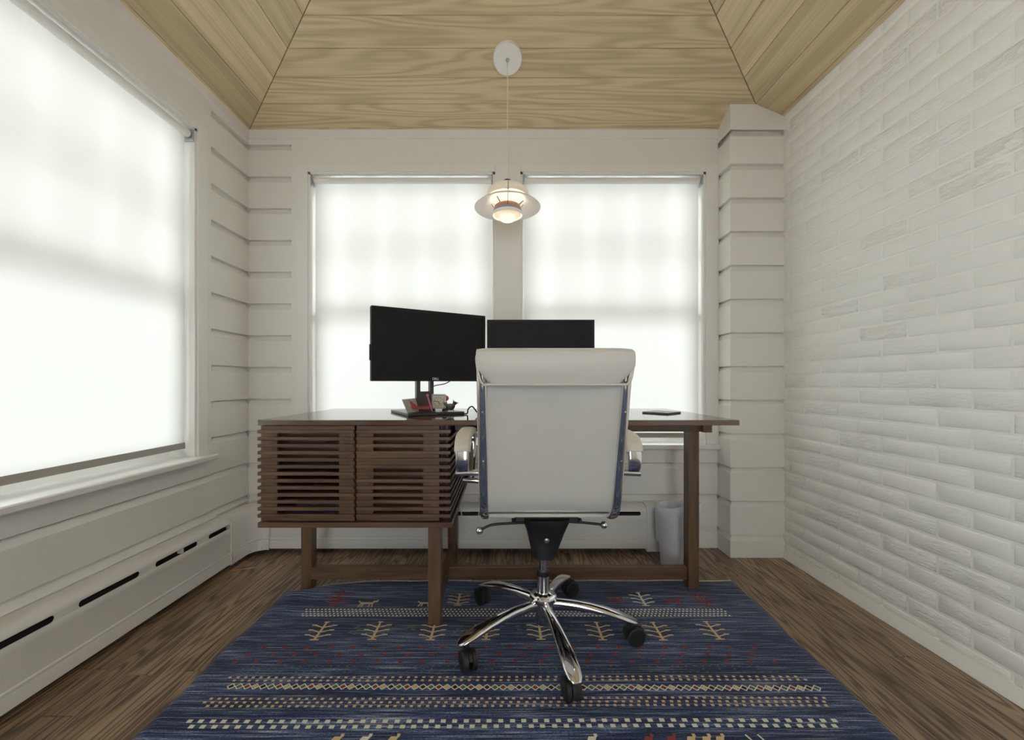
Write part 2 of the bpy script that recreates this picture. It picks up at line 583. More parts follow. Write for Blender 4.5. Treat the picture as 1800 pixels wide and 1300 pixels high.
def plank_poly(name, poly, mat, nrm):
    """poly: lower face corners; sides chamfered by a hair, 12 mm thick"""
    P = [Vector(p) for p in poly]
    c = sum(P, Vector()) / len(P)
    nrm = Vector(nrm).normalized()                      # pointing into the room
    n = len(P)
    # inset the visible face
    def inset(pts, d):
        out = []
        for i in range(n):
            a, b, q = pts[i-1], pts[i], pts[(i+1) % n]
            e1, e2 = (b-a).normalized(), (q-b).normalized()
            n1, n2 = nrm.cross(e1), nrm.cross(e2)
            if n1.dot(c-b) < 0: n1 = -n1
            if n2.dot(c-b) < 0: n2 = -n2
            k = max(0.25, 1 + n1.dot(n2))
            out.append(b + (n1+n2) * (d/k))
        return out
    g1 = inset(P, 0.0006)
    g2 = inset(P, 0.0030)
    top = [p - nrm*0.012 for p in g1]
    mid = [p - nrm*0.0020 for p in g1]
    vs = top + mid + g2
    fs = []
    for k in (0, 1):
        for i in range(n):
            j = (i+1) % n
            fs.append((k*n+i, k*n+j, (k+1)*n+j, (k+1)*n+i))
    fs.append(tuple(range(2*n, 3*n)))
    return MB().quadmesh(vs, fs).build(name, mat, ceiling)

seams = [0.0, 0.018] + [0.018 + 0.1055*k for k in range(1, 12)]
seams = [s for s in seams if s < A_TOP - 0.02] + [A_TOP]
for a0, a1 in zip(seams[:-1], seams[1:]):
    tri = a1 >= A_TOP - 1e-6
    pl = [(XL+HIP*a0, YB-a0, ZE+S_B*a0), (XR-HIP*a0, YB-a0, ZE+S_B*a0)]
    pl += [(XM, YB-a1, ZE+S_B*a1)] if tri else [(XR-HIP*a1, YB-a1, ZE+S_B*a1), (XL+HIP*a1, YB-a1, ZE+S_B*a1)]
    plank_poly('ceiling_plank', pl, 'ceilx', (0, -S_B, -1))
    for sgn in (-1, 1):
        XX = XL if sgn < 0 else XR
        pl = [(XX - sgn*HIP*a0, YF, ZE+S_B*a0), (XX - sgn*HIP*a0, YB-a0, ZE+S_B*a0),
              (XX - sgn*HIP*a1, YB-a1, ZE+S_B*a1), (XX - sgn*HIP*a1, YF, ZE+S_B*a1)]
        plank_poly('ceiling_plank', pl, 'ceily', (-sgn*S_S, 0, -1))

# ---- walls (cores with openings), siding as boards
WT = 0.20
WIN_L = (-0.10, 1.777)
WIN_ADDED = (-1.52, -0.22)                           # unseen bare window, added behind the lens to light brick and chair                           # left window, along y
WIN_A = (-1.059, -0.049)                         # back windows, along x
WIN_B = (0.0893, 1.090)

def wall_with_holes(name, mat, axis, face, out, lo, hi, holes, z0, z1, label):
    """axis 0: wall along x with its room face at y=face; axis 1: along y, face at x"""
    mb = MB()
    cuts = sorted(holes)
    p = lo
    def slab(a, b, za, zb_):
        if axis == 0: mb.box(a, b, min(face, out), max(face, out), za, zb_)
        else: mb.box(min(face, out), max(face, out), a, b, za, zb_)
    for a, b in cuts:
        slab(p, a, z0, z1)
        slab(a, b, z0, ZSILL - 0.03)
        slab(a, b, ZHEAD, z1)
        p = b
    slab(p, hi, z0, z1)
    o = mb.build(name, mat)
    tag(o, label, 'wall', kind='structure')
    return o

wall_left = wall_with_holes('wall_left', 'plaster', 1, XL - 0.020, XL - WT, YF - 0.1, YB + WT, [WIN_ADDED, WIN_L], -0.02, ZE,
                            'white boarded wall holding the wide shaded window beside the long heater')
wall_back = wall_with_holes('wall_back', 'plaster', 0, YB + 0.020, YB + WT, XL - WT, XR + 0.12, [WIN_A, WIN_B], -0.02, ZE,
                            'white boarded wall with two shaded windows behind the desk')
# wall behind the lens
wf = MB()
ADDED_GAP = (-0.25, 0.25)  # narrow unseen opening, added so sky light fills the room from behind
wf.box(XL - WT, ADDED_GAP[0], YF - 0.12, YF, -0.02, ZE + 0.02)
wf.box(ADDED_GAP[1], XR + 0.12, YF - 0.12, YF, -0.02, ZE + 0.02)
wf.box(ADDED_GAP[0], ADDED_GAP[1], YF - 0.12, YF, 2.05, ZE + 0.02)
wf.prism([(XL - WT, YF - 0.12, ZE), (XR + 0.12, YF - 0.12, ZE), (XM, YF - 0.12, ZT + 0.1)], (0, 0.12, 0))
wall_front = wf.build('wall_front', 'plaster')
tag(wall_front, 'plain white wall with an opening added for fill light opposite the two windows, behind the viewer', 'wall', kind='structure')

def siding(parent, wall, a, b, levels, t0=0.0, zmax=ZE, zmin=0.0):
    """wall 'L': along y at XL; 'B': along x at YB; t0 = how far the face stands into the room"""
    lv = [z for z in levels]
    for z0, z1 in zip(lv[:-1], lv[1:]):
        za, zt = max(z0, zmin), min(z1, zmax)
        if zt - za < 0.01: continue
        full = z1 <= zmax + 1e-6
        prof = [(-0.02 , za), (t0, za)]
        if full: prof += [(t0, zt - 0.032), (t0 - 0.016, zt - 0.0065), (-0.0195, zt - 0.0065), (-0.02, zt - 0.0065)]
        else: prof += [(t0, zt), (-0.02, zt)]
        if wall == 'L':
            MB().prism([(XL + t, a, z) for t, z in prof], (0, b - a, 0)).build('siding_board', 'white', parent)
        else:
            MB().prism([(a, YB - t, z) for t, z in prof], (b - a, 0, 0)).build('siding_board', 'white', parent)

siding(wall_left, 'L', 1.862, YB, GROOVE)
siding(wall_left, 'L', YF, 1.862, GROOVE[:4] + [0.548], t0=0.006, zmax=0.536)
siding(wall_back, 'B', XL, -1.1485, GROOVE)
siding(wall_back, 'B', -1.1485, 1.155, GROOVE[:4] + [0.548], t0=0.004, zmax=0.536)
# flat boards round the windows
box('corner_board', 'white', wall_left, XL - 0.02, XL + 0.004, 1.834, 1.862, 0.536, ZE)
box('header_board', 'white', wall_left, XL - 0.02, XL + 0.005, YF, 1.834, ZHEAD + 0.035, ZE)
box('corner_board', 'white', wall_left, XL - 0.02, XL + 0.004, WIN_ADDED[1] + 0.06, WIN_L[0] - 0.06, 0.536, ZHEAD + 0.035)
box('corner_board', 'white', wall_left, XL - 0.02, XL + 0.004, YF, WIN_ADDED[0] - 0.06, 0.536, ZHEAD + 0.035)
box('corner_board', 'white', wall_back, -1.1485, -1.121, YB - 0.004, YB + 0.02, 0.536, ZE)
box('header_board', 'white', wall_back, -1.121, 1.155, YB - 0.005, YB + 0.02, ZHEAD + 0.035, ZE)
# thin mouldings under the boarded ceiling
t1 = MB().prism([(XL, YF, ZE - 0.045), (XL + 0.010, YF, ZE - 0.040), (XL + 0.013, YF, ZE + 0.004), (XL, YF, ZE + 0.004)], (0, YB - YF, 0)).build('trim_1', 'white')
tag(t1, 'slim white moulding under the ceiling above the wide shaded window', 'moulding', kind='structure')
t2 = MB().prism([(XL, YB, ZE - 0.045), (XL, YB - 0.010, ZE - 0.040), (XL, YB - 0.013, ZE + 0.004), (XL, YB, ZE + 0.004)], (1.155 - XL, 0, 0)).build('trim_2', 'white')
tag(t2, 'slim white moulding under the ceiling above the two windows', 'moulding', kind='structure')

# ---- boxed corner pilaster
PX0, PY0 = 1.153, 2.015
pil = MB()
pil.box(PX0 + 0.02, XR + 0.02, PY0 + 0.02, YB + 0.02, -0.02, 2.26)
pil = pil.build('wall_pilaster', 'plaster')
tag(pil, 'boxed white boarded pilaster in the corner beside the brick wall', 'pilaster', kind='structure')
for z0, z1 in zip(GROOVE[:-1], GROOVE[1:]):
    za, zt = max(z0, 0.0), z1
    last = z1 > 2.30
    prof = [(-0.02, za), (0, za), (0, zt - 0.032), (-0.016, zt - 0.0065), (-0.02, zt - 0.0065)]
    if zt > 2.3: continue
    # a mitred L-shaped board: front and side in one
    rings = []
    zc = lambda x, y: min(zb(y), zr(x)) - 0.001
    ring_f, ring_m, ring_s = [], [], []
    for t, z in prof:
        xr_, ym = XR + 0.01, PY0 - t
        xm, ys = PX0 - t, YB
        ring_f.append((xr_, ym, min(z, zc(XR, ym)) if last else z))
        ring_m.append((xm, ym, min(z, zc(xm, ym)) if last else z))
        ring_s.append((xm, ys, min(z, zc(xm, ys)) if last else z))
    MB().loft([ring_f, ring_m, ring_s]).build('siding_board', 'white', pil)
# closing piece of the pilaster under the sloping ceiling
zt0 = GROOVE[13]
MB().quadmesh([(XR, PY0, zt0), (PX0, PY0, zt0), (PX0, YB, zt0),
               (XR, PY0, zr(XR)-0.001), (PX0, PY0, zb(PY0)-0.001), (PX0, YB, zb(YB)-0.001),
               (XR - (zb(PY0)-ZE)/S_S, PY0, zb(PY0)-0.001)],
              [(0,1,4,6,3), (1,2,5,4)]).build('top_board', 'white', pil)

# ---- brick wall
wall_right = MB().box(XR + 0.0022, XR + 0.12, YF - 0.1, YB + 0.1, -0.02, ZE + 0.03).build('wall_right', 'mortar')
tag(wall_right, 'white painted brick wall beside the corner pilaster', 'wall', kind='structure')
BL, BH = 0.1925, 0.0610
def brick_mesh(L, seed):
    rnd = random.Random(seed)
    nz = lambda s: rnd.uniform(-s, s)
    hl, hh = L/2 - 0.0055, BH/2 - 0.005
    nseg = 4
    def ring(ins, xx, jit):
        pts = []
        for i in range(nseg+1): pts.append((xx + nz(jit), -hl+ins + (2*hl-2*ins)*i/nseg, -hh+ins+nz(jit)))
        for i in range(nseg+1): pts.append((xx + nz(jit), hl-ins - (2*hl-2*ins)*i/nseg, hh-ins+nz(jit)))
        return pts
    r0 = ring(-0.0025, 0.0035, 0.0006)
    r1 = ring(0.0005, 0.0010, 0.0011)
    r2 = ring(0.0038, -0.0010, 0.0005)
    n = len(r0)
    fs = []
    for k in (0, 1):
        for i in range(n):
            j = (i+1) % n
            fs.append((k*n+i, k*n+j, (k+1)*n+j, (k+1)*n+i))
    q = 2*n
    for i in range(nseg):
        fs.append((q+i, q+i+1, q+n-2-i, q+n-1-i))
    me = bpy.data.meshes.new('brick')
    me.from_pydata(r0+r1+r2, [], fs)
    bm = bmesh.new(); bm.from_mesh(me)
    bmesh.ops.recalc_face_normals(bm, faces=bm.faces)
    for f in bm.faces:
        if f.normal.x > 0.5: f.normal_flip()
        f.smooth = True
    bm.to_mesh(me); bm.free()
    me.materials.append(M['brick'])
    return me
variants = [brick_mesh(BL, 100+i) for i in range(8)]
halves = [brick_mesh(BL/2, 200+i) for i in range(3)]
far = []
z = 0.868 - BH*14
row = -14
nb = 0
while z < ZE - 0.02:
    y = 1.306 + (BL/2 if row % 2 else 0.0) + 5*BL
    while y > YF:
        y0 = y - BL
        lo, hi = y0, y
        if hi > 2.03:
            hi = 2.03
        if hi - lo > 0.03 and z > 0.0:
            zc_, yc = z + BH/2, (lo+hi)/2
            if lo > 0.90:
                full = hi - lo > BL*0.8
                me = random.choice(variants if full else halves)
                o = bpy.data.objects.new('brick', me)
                o.scale = (1, (hi-lo)/(BL if full else BL/2), 1)
                o.location = (XR + random.uniform(-0.0004, 0.0004), yc, zc_ + random.uniform(-0.0012, 0.0012))
                COL.objects.link(o)
                o.parent = wall_right
                nb += 1
            else:
                far.append((yc, zc_, hi-lo))
        y -= BL
    z += BH
    row += 1
if far:                                         # bricks behind the lens, outside the picture
    mb = MB()
    for yc, zc_, L in far:
        mb.box(XR - 0.002, XR + 0.006, yc - L/2 + 0.005, yc + L/2 - 0.005, zc_ - BH/2 + 0.005, zc_ + BH/2 - 0.005)
    o = mb.build('brickwork', 'brick', wall_right)
    o['kind'] = 'stuff'
cove = [(XR + 0.006, 0, 0.052), (XR - 0.001, 0, 0.046), (XR - 0.010, 0, 0.006), (XR - 0.011, 0, 0.0), (XR + 0.006, 0, 0.0)]
bb = MB().prism([(a, YF, c) for a, b_, c in cove], (0, PY0 - YF, 0)).build('baseboard_right', 'mortar')
tag(bb, 'narrow white painted skirting along the foot of the brick wall', 'baseboard', kind='structure')

# ---- windows
def lattice_sash(parent, P, a0, a1, z0, z1, depth, cols, rows, st=0.045, mun=0.020):
    """P(a, d, z) maps along / depth / height to a point. One sash: frame, muntins, panes"""
    def bx(name, mat, aa, ab, za, zb_, d0, d1):
        p0, p1 = P(aa, d0, za), P(ab, d1, zb_)
        return MB().box(min(p0[0],p1[0]), max(p0[0],p1[0]), min(p0[1],p1[1]), max(p0[1],p1[1]), za, zb_).build(name, mat, parent)
    fr = MB()
    def frb(aa, ab, za, zb_):
        p0, p1 = P(aa, depth, za), P(ab, depth+0.035, zb_)
        fr.box(min(p0[0],p1[0]), max(p0[0],p1[0]), min(p0[1],p1[1]), max(p0[1],p1[1]), za, zb_)
    frb(a0, a0+st, z0, z1); frb(a1-st, a1, z0, z1); frb(a0+st, a1-st, z0, z0+st); frb(a0+st, a1-st, z1-st, z1)
    fr.build('sash', 'trimw', parent)
    ia, ib, iz, jz = a0+st, a1-st, z0+st, z1-st
    for c in range(1, cols):
        a = ia + (ib-ia)*c/cols
        bx('muntin', 'trimw', a-mun/2, a+mun/2, iz, jz, depth+0.004, depth+0.030)
    for r in range(1, rows):
        zz = iz + (jz-iz)*r/rows
        bx('muntin', 'trimw', ia, ib, zz-mun/2, zz+mun/2, depth+0.006, depth+0.028)
    for c in range(cols):
        for r in range(rows):
            bx('pane', 'glass', ia+(ib-ia)*c/cols, ia+(ib-ia)*(c+1)/cols, iz+(jz-iz)*r/rows, iz+(jz-iz)*(r+1)/rows, depth+0.015, depth+0.018)

def make_window(name, P, a0, a1, label, units, casing):
    w = root(name, P(a0, 0, ZSILL), label, 'window', kind='structure')
    def bx(nm, aa, ab, d0, d1, za, zb_, bev=0.0):
        p0, p1 = P(aa, d0, za), P(ab, d1, zb_)
        return MB().box(min(p0[0],p1[0]), max(p0[0],p1[0]), min(p0[1],p1[1]), max(p0[1],p1[1]), za, zb_).build(nm, 'trimw', w, bevel=bev)
    # jambs, head, stool
    bx('jamb', a0, a0+0.012, -0.002, WT, ZSILL, ZHEAD)
    bx('jamb', a1-0.012, a1, -0.002, WT, ZSILL, ZHEAD)
    bx('head', a0, a1, -0.002, WT, ZHEAD-0.012, ZHEAD)
    for ca, cb, zt in casing:
        bx('casing', ca, cb, -0.010, 0.02, ZSILL if zt < 1 else ZHEAD, ZHEAD+0.035, 0.0015)
    n = len(units)
    for ua, ub in units:
        zm = 1.262
        lattice_sash(w, P, ua, ub, zm-0.012, ZHEAD-0.012, 0.150, 4, 2, st=0.038)
        lattice_sash(w, P, ua, ub, ZSILL, zm+0.018, 0.112, 1, 1, st=0.036)
    for (ua, ub), (va, vb) in zip(units[:-1], units[1:]):
        bx('mullion', ub, va, 0.10, WT, ZSILL, ZHEAD)
    return w

PB = lambda a, d, z: (a, YB + d, z)
PLf = lambda a, d, z: (XL - d, a, z)
win1 = make_window('window_1', PLf, WIN_L[0], WIN_L[1], 'wide window behind a pale roller shade above the long heater',
                   [(WIN_L[0]+0.012, 0.80), (0.87, WIN_L[1]-0.012)],
                   [(WIN_L[1], 1.834, 0), (WIN_L[0]-0.06, WIN_L[0], 0), (WIN_L[0], WIN_L[1], 2)])
win2 = make_window('window_2', PB, WIN_A[0], WIN_A[1], 'window with small panes behind a roller shade behind the angled monitor',
                   [(WIN_A[0]+0.012, WIN_A[1]-0.012)], [(-1.121, WIN_A[0], 0), (WIN_A[0], WIN_A[1], 2)])
win3 = make_window('window_3', PB, WIN_B[0], WIN_B[1], 'window with small panes behind a roller shade beside the corner pilaster',
                   [(WIN_B[0]+0.012, WIN_B[1]-0.012)], [(WIN_B[1], 1.157, 0), (WIN_B[0], WIN_B[1], 2), (WIN_A[1], WIN_B[0], 0)])
added_win = make_window('added_window', PLf, WIN_ADDED[0], WIN_ADDED[1], 'bare window without a shade, added behind the viewer for fill light', [(WIN_ADDED[0]+0.012, WIN_ADDED[1]-0.012)],
                   [(WIN_ADDED[1], WIN_ADDED[1]+0.06, 0), (WIN_ADDED[0]-0.06, WIN_ADDED[0], 0), (WIN_ADDED[0], WIN_ADDED[1], 2)])
# sills
def sill(w, wall, a0, a1, nose):
    prof = [(-nose, ZSILL-0.024), (-nose-0.004, ZSILL-0.020), (-nose-0.004, ZSILL-0.004), (-nose, ZSILL), (WT, ZSILL), (WT, ZSILL-0.024)]
    if wall == 'L':
        MB().prism([(XL-d, a0, z) for d, z in prof], (0, a1-a0, 0)).build('sill', 'trimw', w)
    else:
        MB().prism([(a0, YB+d, z) for d, z in prof], (a1-a0, 0, 0)).build('sill', 'trimw', w)
sill(win1, 'L', WIN_L[0]-0.07, 1.850, 0.045)
sill(added_win, 'L', WIN_ADDED[0]-0.07, WIN_ADDED[1]+0.07, 0.045)
sill(win2, 'B', -1.135, 0.020, 0.030)
sill(win3, 'B', 0.020, 1.157, 0.030)

# ---- roller shades
def roller_shade(P, a0, a1, zbot, label, wall):
    r = root('roller_shade', P(a0, 0.03, ZHEAD), label, 'shade', 'roller shades at the windows')
    zc_, d, rad = ZHEAD - 0.034, 0.022, 0.016
    def cyl(nm, mat, aa, ab, rr):
        path = [P(aa, d, zc_), P(ab, d, zc_)]
        return MB().tube(path, rr, 20).build(nm, mat, r, smooth=40)
    cyl('roller', 'shade_white', a0+0.022, a1-0.022, rad)
    fa, fb = a0+0.020, a1-0.020
    # a thin cloth that comes off the back of the roller
    n = 14
    p0 = P(fa, d+rad-0.0005, zc_); p1 = P(fb, d+rad+0.0005, zc_)
    zs = zbot + 0.024
    mb = MB().quadmesh([(P(fa, d+rad, zc_)), (P(fb, d+rad, zc_)), (P(fb, d+rad, zs)), (P(fa, d+rad, zs))], [(0,1,2,3)])
    mb.build('fabric', 'shade', r)
    q0, q1 = P(fa, d+rad-0.004, zbot), P(fb, d+rad+0.004, zbot+0.026)
    MB().box(min(q0[0],q1[0]), max(q0[0],q1[0]), min(q0[1],q1[1]), max(q0[1],q1[1]), zbot, zbot+0.026).build('hem_bar', 'hem', r)
    for aa, ab in ((a0+0.013, a0+0.018), (a1-0.018, a1-0.013)):
        q0, q1 = P(aa, d-0.022, zc_), P(ab, d+0.020, zc_)
        bk = MB().box(min(q0[0],q1[0]), max(q0[0],q1[0]), min(q0[1],q1[1]), max(q0[1],q1[1]), zc_-0.030, ZHEAD-0.0125)
        b = bk.build('bracket', 'bracket', r, bevel=0.002)
        mid = (aa+ab)/2
        MB().tube([P(mid-0.006, d, zc_), P(mid+0.006, d, zc_)], 0.006, 12).build('pin', 'steel', b, smooth=40)
    return r
roller_shade(PLf, WIN_L[0], WIN_L[1], 0.600, 'tall pale roller shade with a grey hem bar above the long heater', 'L')
roller_shade(PB, WIN_A[0], WIN_A[1], 0.590, 'pale roller shade behind the angled monitor, beside the wall corner', 'B')
roller_shade(PB, WIN_B[0], WIN_B[1], 0.590, 'pale roller shade nearer the brick wall, behind the bare desk end', 'B')

# ---- baseboard heaters
def heater_profile():
    return [(0.000, 0.247), (0.030, 0.247), (0.050, 0.243), (0.063, 0.234), (0.069, 0.222)]

def heater(Pm, a0, a1, label, slots, name_root):
    """Pm(a, t, z): along, out from the wall, height"""
    h = root('baseboard_heater', Pm(a0, 0, 0), label, 'heater')
    def ext(nm, mat, prof, aa, ab, bevel=0.0):
        A = [Vector(Pm(aa, t, z)) for t, z in prof]
        B = [Vector(Pm(ab, t, z)) for t, z in prof]
        return MB().loft([A, B]).build(nm, mat, h, smooth=35)
    top = heater_profile() + [(0.069, 0.2178), (0.066, 0.2178), (0.060, 0.226), (0.045, 0.236), (0.0, 0.241)]
    ext('top_cover', 'heater', top, a0, a1)
    ext('top_rail', 'heater', [(0.0, 0.247), (0.006, 0.254), (0.0, 0.262)], a0, a1)
    ext('front_cover', 'heater', [(0.066, 0.1970), (0.069, 0.1970), (0.0715, 0.191), (0.0715, 0.176), (0.0705, 0.172), (0.0705, 0.082),
                                  (0.0735, 0.079), (0.0735, 0.073), (0.0705, 0.070), (0.0725, 0.066), (0.0725, 0.027), (0.067, 0.027), (0.066, 0.19)], a0, a1)
    ext('back_plate', 'dark', [(0.0, 0.02), (0.004, 0.02), (0.004, 0.24), (0.0, 0.24)], a0, a1)
    ext('fin_tube', 'dark', [(0.010, 0.05), (0.055, 0.05), (0.055, 0.205), (0.010, 0.205)], a0+0.01, a1-0.01)
    # web between the slots
    p = a0
    for s0, s1 in slots + [(a1, a1)]:
        if s0 - p > 0.002:
            # rounded ends of the slot
            ra, rb = p, s0
            zc_, rad = 0.2075, 0.0105
            pts = [(ra, zc_+rad), (rb, zc_+rad)]
            if s0 < a1:
                pts += [(rb + rad - rad*math.cos(t), zc_ + rad*math.cos(t+0)) if False else (rb + rad*(1-math.cos(0)), zc_+rad) for t in (0,)]
            ends = []
            k = 6
            right = [(rb + rad*(1-math.sin(PI*i/k)), zc_ + rad*math.cos(PI*i/k)) for i in range(k+1)] if s0 < a1 else [(rb, zc_+rad), (rb, zc_-rad)]
            left = [(ra - rad*(1-math.sin(PI*i/k)), zc_ - rad*math.cos(PI*i/k)) for i in range(k+1)] if p > a0 else [(ra, zc_-rad), (ra, zc_+rad)]
            poly = right + left
            A = [Vector(Pm(a, 0.0662, z)) for a, z in poly]
            B = [Vector(Pm(a, 0.0690, z)) for a, z in poly]
            MB().loft([A, B]).build('slot_web', 'heater', h)
        p = s1
    return h, ext

PHL = lambda a, t, z: (XL + 0.006 + t, a, z)
PHB = lambda a, t, z: (a, YB - 0.004 - t, z)
slotsL = [(1.2156 + 0.268*k, 1.2156 + 0.268*k + 0.204) for k in range(-10, 3)]
slotsL = [s for s in slotsL if s[0] > YF + 0.05] 
slotsL[-1] = (slotsL[-1][0], 1.888)
hl, extL = heater(PHL, YF + 0.01, 1.890, 'long white baseboard heater with vent slots under the wide shaded window', slotsL, 'L')
extL('end_cap', 'heater', [(0, 0.02), (0.0745, 0.02), (0.0745, 0.215), (0.066, 0.238), (0.05, 0.250), (0, 0.254)], 1.890, 1.896)
# damper lever in a slot
box('damper_lever', 'heater', hl, XL + 0.06, XL + 0.077, 1.600, 1.612, 0.2005, 0.216)
slotsB = [(0.660 - 0.268*k - 0.204, 0.660 - 0.268*k) for k in range(7)][::-1]
slotsB = [(s0 + 0.055, s1 + 0.055) for s0, s1 in slotsB]
hb, extB = heater(PHB, -1.224, 0.745, 'white baseboard heater along the wall behind the desk legs', slotsB, 'B')
extB('end_cap', 'heater', [(0, 0.012), (0.0765, 0.012), (0.0765, 0.215), (0.068, 0.240), (0.05, 0.252), (0, 0.257)], 0.745, 0.815)
# curved inner corner cover joining the two heaters
def corner_plan(off):
    pts = [(XL + 0.006 + off, 1.897)]
    cx, cy, rr = XL + 0.080 + 0.07, YB - 0.078 - 0.07, 0.07
    x0 = XL + 0.006 + off
    y0 = YB - 0.004 - off
    c = (x0 + 0.07, y0 - 0.07)
    for i in range(9):
        t = PI - PI/2 * i/8
        pts.append((c[0] + 0.07*math.cos(t), c[1] + 0.07*math.sin(t)))
    pts.append((-1.2245, y0))
    return pts
cc = []
for t, z in [(0.0765, 0.022), (0.0765, 0.070), (0.074, 0.074), (0.077, 0.080), (0.0735, 0.084), (0.0735, 0.215), (0.066, 0.236), (0.05, 0.248), (0.002, 0.250)]:
    cc.append([Vector((px, py, z)) for px, py in corner_plan(t)])
cmesh = MB()
cmesh.loft(cc, cap=False, closed=False)
cr = root('heater_corner', (XL + 0.05, YB - 0.05, 0), 'curved white cover in the corner joining the two baseboard heaters', 'heater cover')
cmesh.build('cover', 'heater', cr, smooth=40)
pt = corner_plan(0.0755)
for (px, py) in (pt[3], pt[7]):
    MB().sphere((px, py, 0.034), 0.004, 10, 6).build('screw', 'steel', cr, smooth=True)
MB().box(XL + 0.02, XL + 0.05, 1.93, 1.95, 0.0, 0.024).build('foot', 'heater', cr)

# ================================================================== rug
RX0, RX1, RY0, RY1 = -0.925, 1.005, -0.70, 1.765
def rug_back(x):
    T = [(-0.94, 1.662), (-0.87, 1.673), (-0.82, 1.688), (-0.80, 1.714), (-0.753, 1.738), (-0.62, 1.757), (-0.50, 1.765), (1.2, 1.765)]
    for (xa, ya), (xb, yb) in zip(T[:-1], T[1:]):
        if x <= xb:
            return ya + (yb - ya) * (x - xa) / (xb - xa) + 0.003 * math.sin(x * 19)
    return RY1
def rug_edge_r(y):
    return 0.985 + 0.036 * (y - 0.98) / 0.79 + 0.003 * math.sin(y * 17)
def rug_edge_l(y):
    return RX0 + 0.004 * math.sin(y * 13)
def rug_z(x, y):
    z = 0.0105 + 0.0002 * math.sin(x * 9 + y * 4) + 0.0002 * math.sin(y * 21 - x * 5)
    d = math.hypot((x + 0.80) / 0.16, (y - 1.66) / 0.06)
    if y > 1.5 and x < -0.5:
        z += 0.010 * math.exp(-d * d) + 0.006 * math.exp(-((x + 0.86) / 0.05) ** 2 - ((y - 1.58) / 0.10) ** 2)
    return z
rug = root('area_rug', (0.04, 0.55, 0.0), 'blue wool rug with rows of yellow trees and dots under the chair', 'rug')
nu, nv = 150, 180
top, bot = [], []
for j in range(nv + 1):
    for i in range(nu + 1):
        u, v = i / nu, j / nv
        y = RY0 + (RY1 - RY0) * v
        xl, xr = rug_edge_l(y), rug_edge_r(y)
        x = xl + (xr - xl) * u
        yb = rug_back(x)
        if y > 1.2: y = 1.2 + (y - 1.2) * (yb - 1.2) / (RY1 - 1.2)
        ed = min(min(u, 1 - u) * nu, min(v, 1 - v) * nv)
        z = rug_z(x, y) * (0.45 if ed < 0.5 else (0.9 if ed < 1.5 else 1.0))
        top.append((x, y, z)); bot.append((x, y, 0.0004))
W_ = nu + 1
fs = [(j*W_+i, j*W_+i+1, (j+1)*W_+i+1, (j+1)*W_+i) for j in range(nv) for i in range(nu)]
n0 = len(top)
ring = [i for i in range(nu)] + [j*W_+nu for j in range(nv)] + [nv*W_+nu-i for i in range(nu)] + [(nv-j)*W_ for j in range(nv)]
for a, b in zip(ring, ring[1:] + ring[:1]):
    fs.append((a, b, n0+b, n0+a))
MB().quadmesh(top + bot, fs).build('pile', 'rug', rug, smooth=60)

def RP(px, py):
    """picture point on the rug"""
    d = (H - 0.011) * F / (py - CY)
    return ((px - CX) * d / F, d)
def motif(name, mat, polys):
    mb = MB()
    for poly in polys:
        pts = [(x, y, rug_z(x, y) + 0.0008) for x, y in poly]
        low = [(x, y, rug_z(x, y) - 0.001) for x, y in poly]
        n = len(pts)
        fs = [tuple(range(n))] + [(i, (i+1) % n, n+(i+1) % n, n+i) for i in range(n)]
        mb.quadmesh(pts + low, fs)
    o = mb.build(name, mat, rug)
    if name in ('dot_row', 'knot_row', 'diamond_row', 'chain_outline', 'shrub_motif', 'tree_motif', 'animal_motif', 'bird_motif'): o['kind'] = 'stuff'
    return o
def rect(x, y, w, h, sk=0.0):
    return [(x-w/2-sk, y-h/2), (x+w/2-sk, y-h/2), (x+w/2+sk, y+h/2), (x-w/2+sk, y+h/2)]
def stroke(a, b, w0, w1=None):
    w1 = w0 if w1 is None else w1
    d = (Vector(b) - Vector(a)); n = Vector((-d.y, d.x)).normalized()
    a, b = Vector(a), Vector(b)
    return [tuple(a+n*w0/2), tuple(a-n*w0/2), tuple(b-n*w1/2), tuple(b+n*w1/2)]
def tree(x, y, h, w):
    P = [stroke((x, y), (x, y+h), 0.0095, 0.0062), rect(x, y+0.0025, 0.030, 0.005), rect(x, y+h-0.0025, 0.018, 0.005)]
    for k in range(3):
        yy = y + h*(0.16 + 0.26*k)
        for s in (-1, 1):
            P.append(stroke((x+s*0.003, yy), (x+s*w*0.40, yy+h*0.13), 0.0048, 0.0034))
            P.append(stroke((x+s*w*0.32, yy+h*0.115), (x+s*w*0.52, yy+h*0.125), 0.0060, 0.0045))
    return P
rr = random.Random(3)
# main row of trees
ybase = RP(900, 1124)[1]
for px in (573, 668, 765, 857, 948, 1050, 1150, 1245):
    X = (px - CX) * 1.40 / F
    motif('tree_motif', 'y_yarn', tree(X + (X-0.05)*0.03, ybase + rr.uniform(-0.003, 0.003), 0.104, 0.088))
# little dark green shrubs between the trees
for px in (622, 718, 808, 905, 1000, 1098, 1198):
    X = (px - CX) * 1.40 / F
    P = []
    for k in range(7):
        P.append(rect(X + rr.uniform(-0.022, 0.022), ybase + 0.03 + rr.uniform(0, 0.05), 0.012, 0.006))
    motif('shrub_motif', 'g_yarn', P)
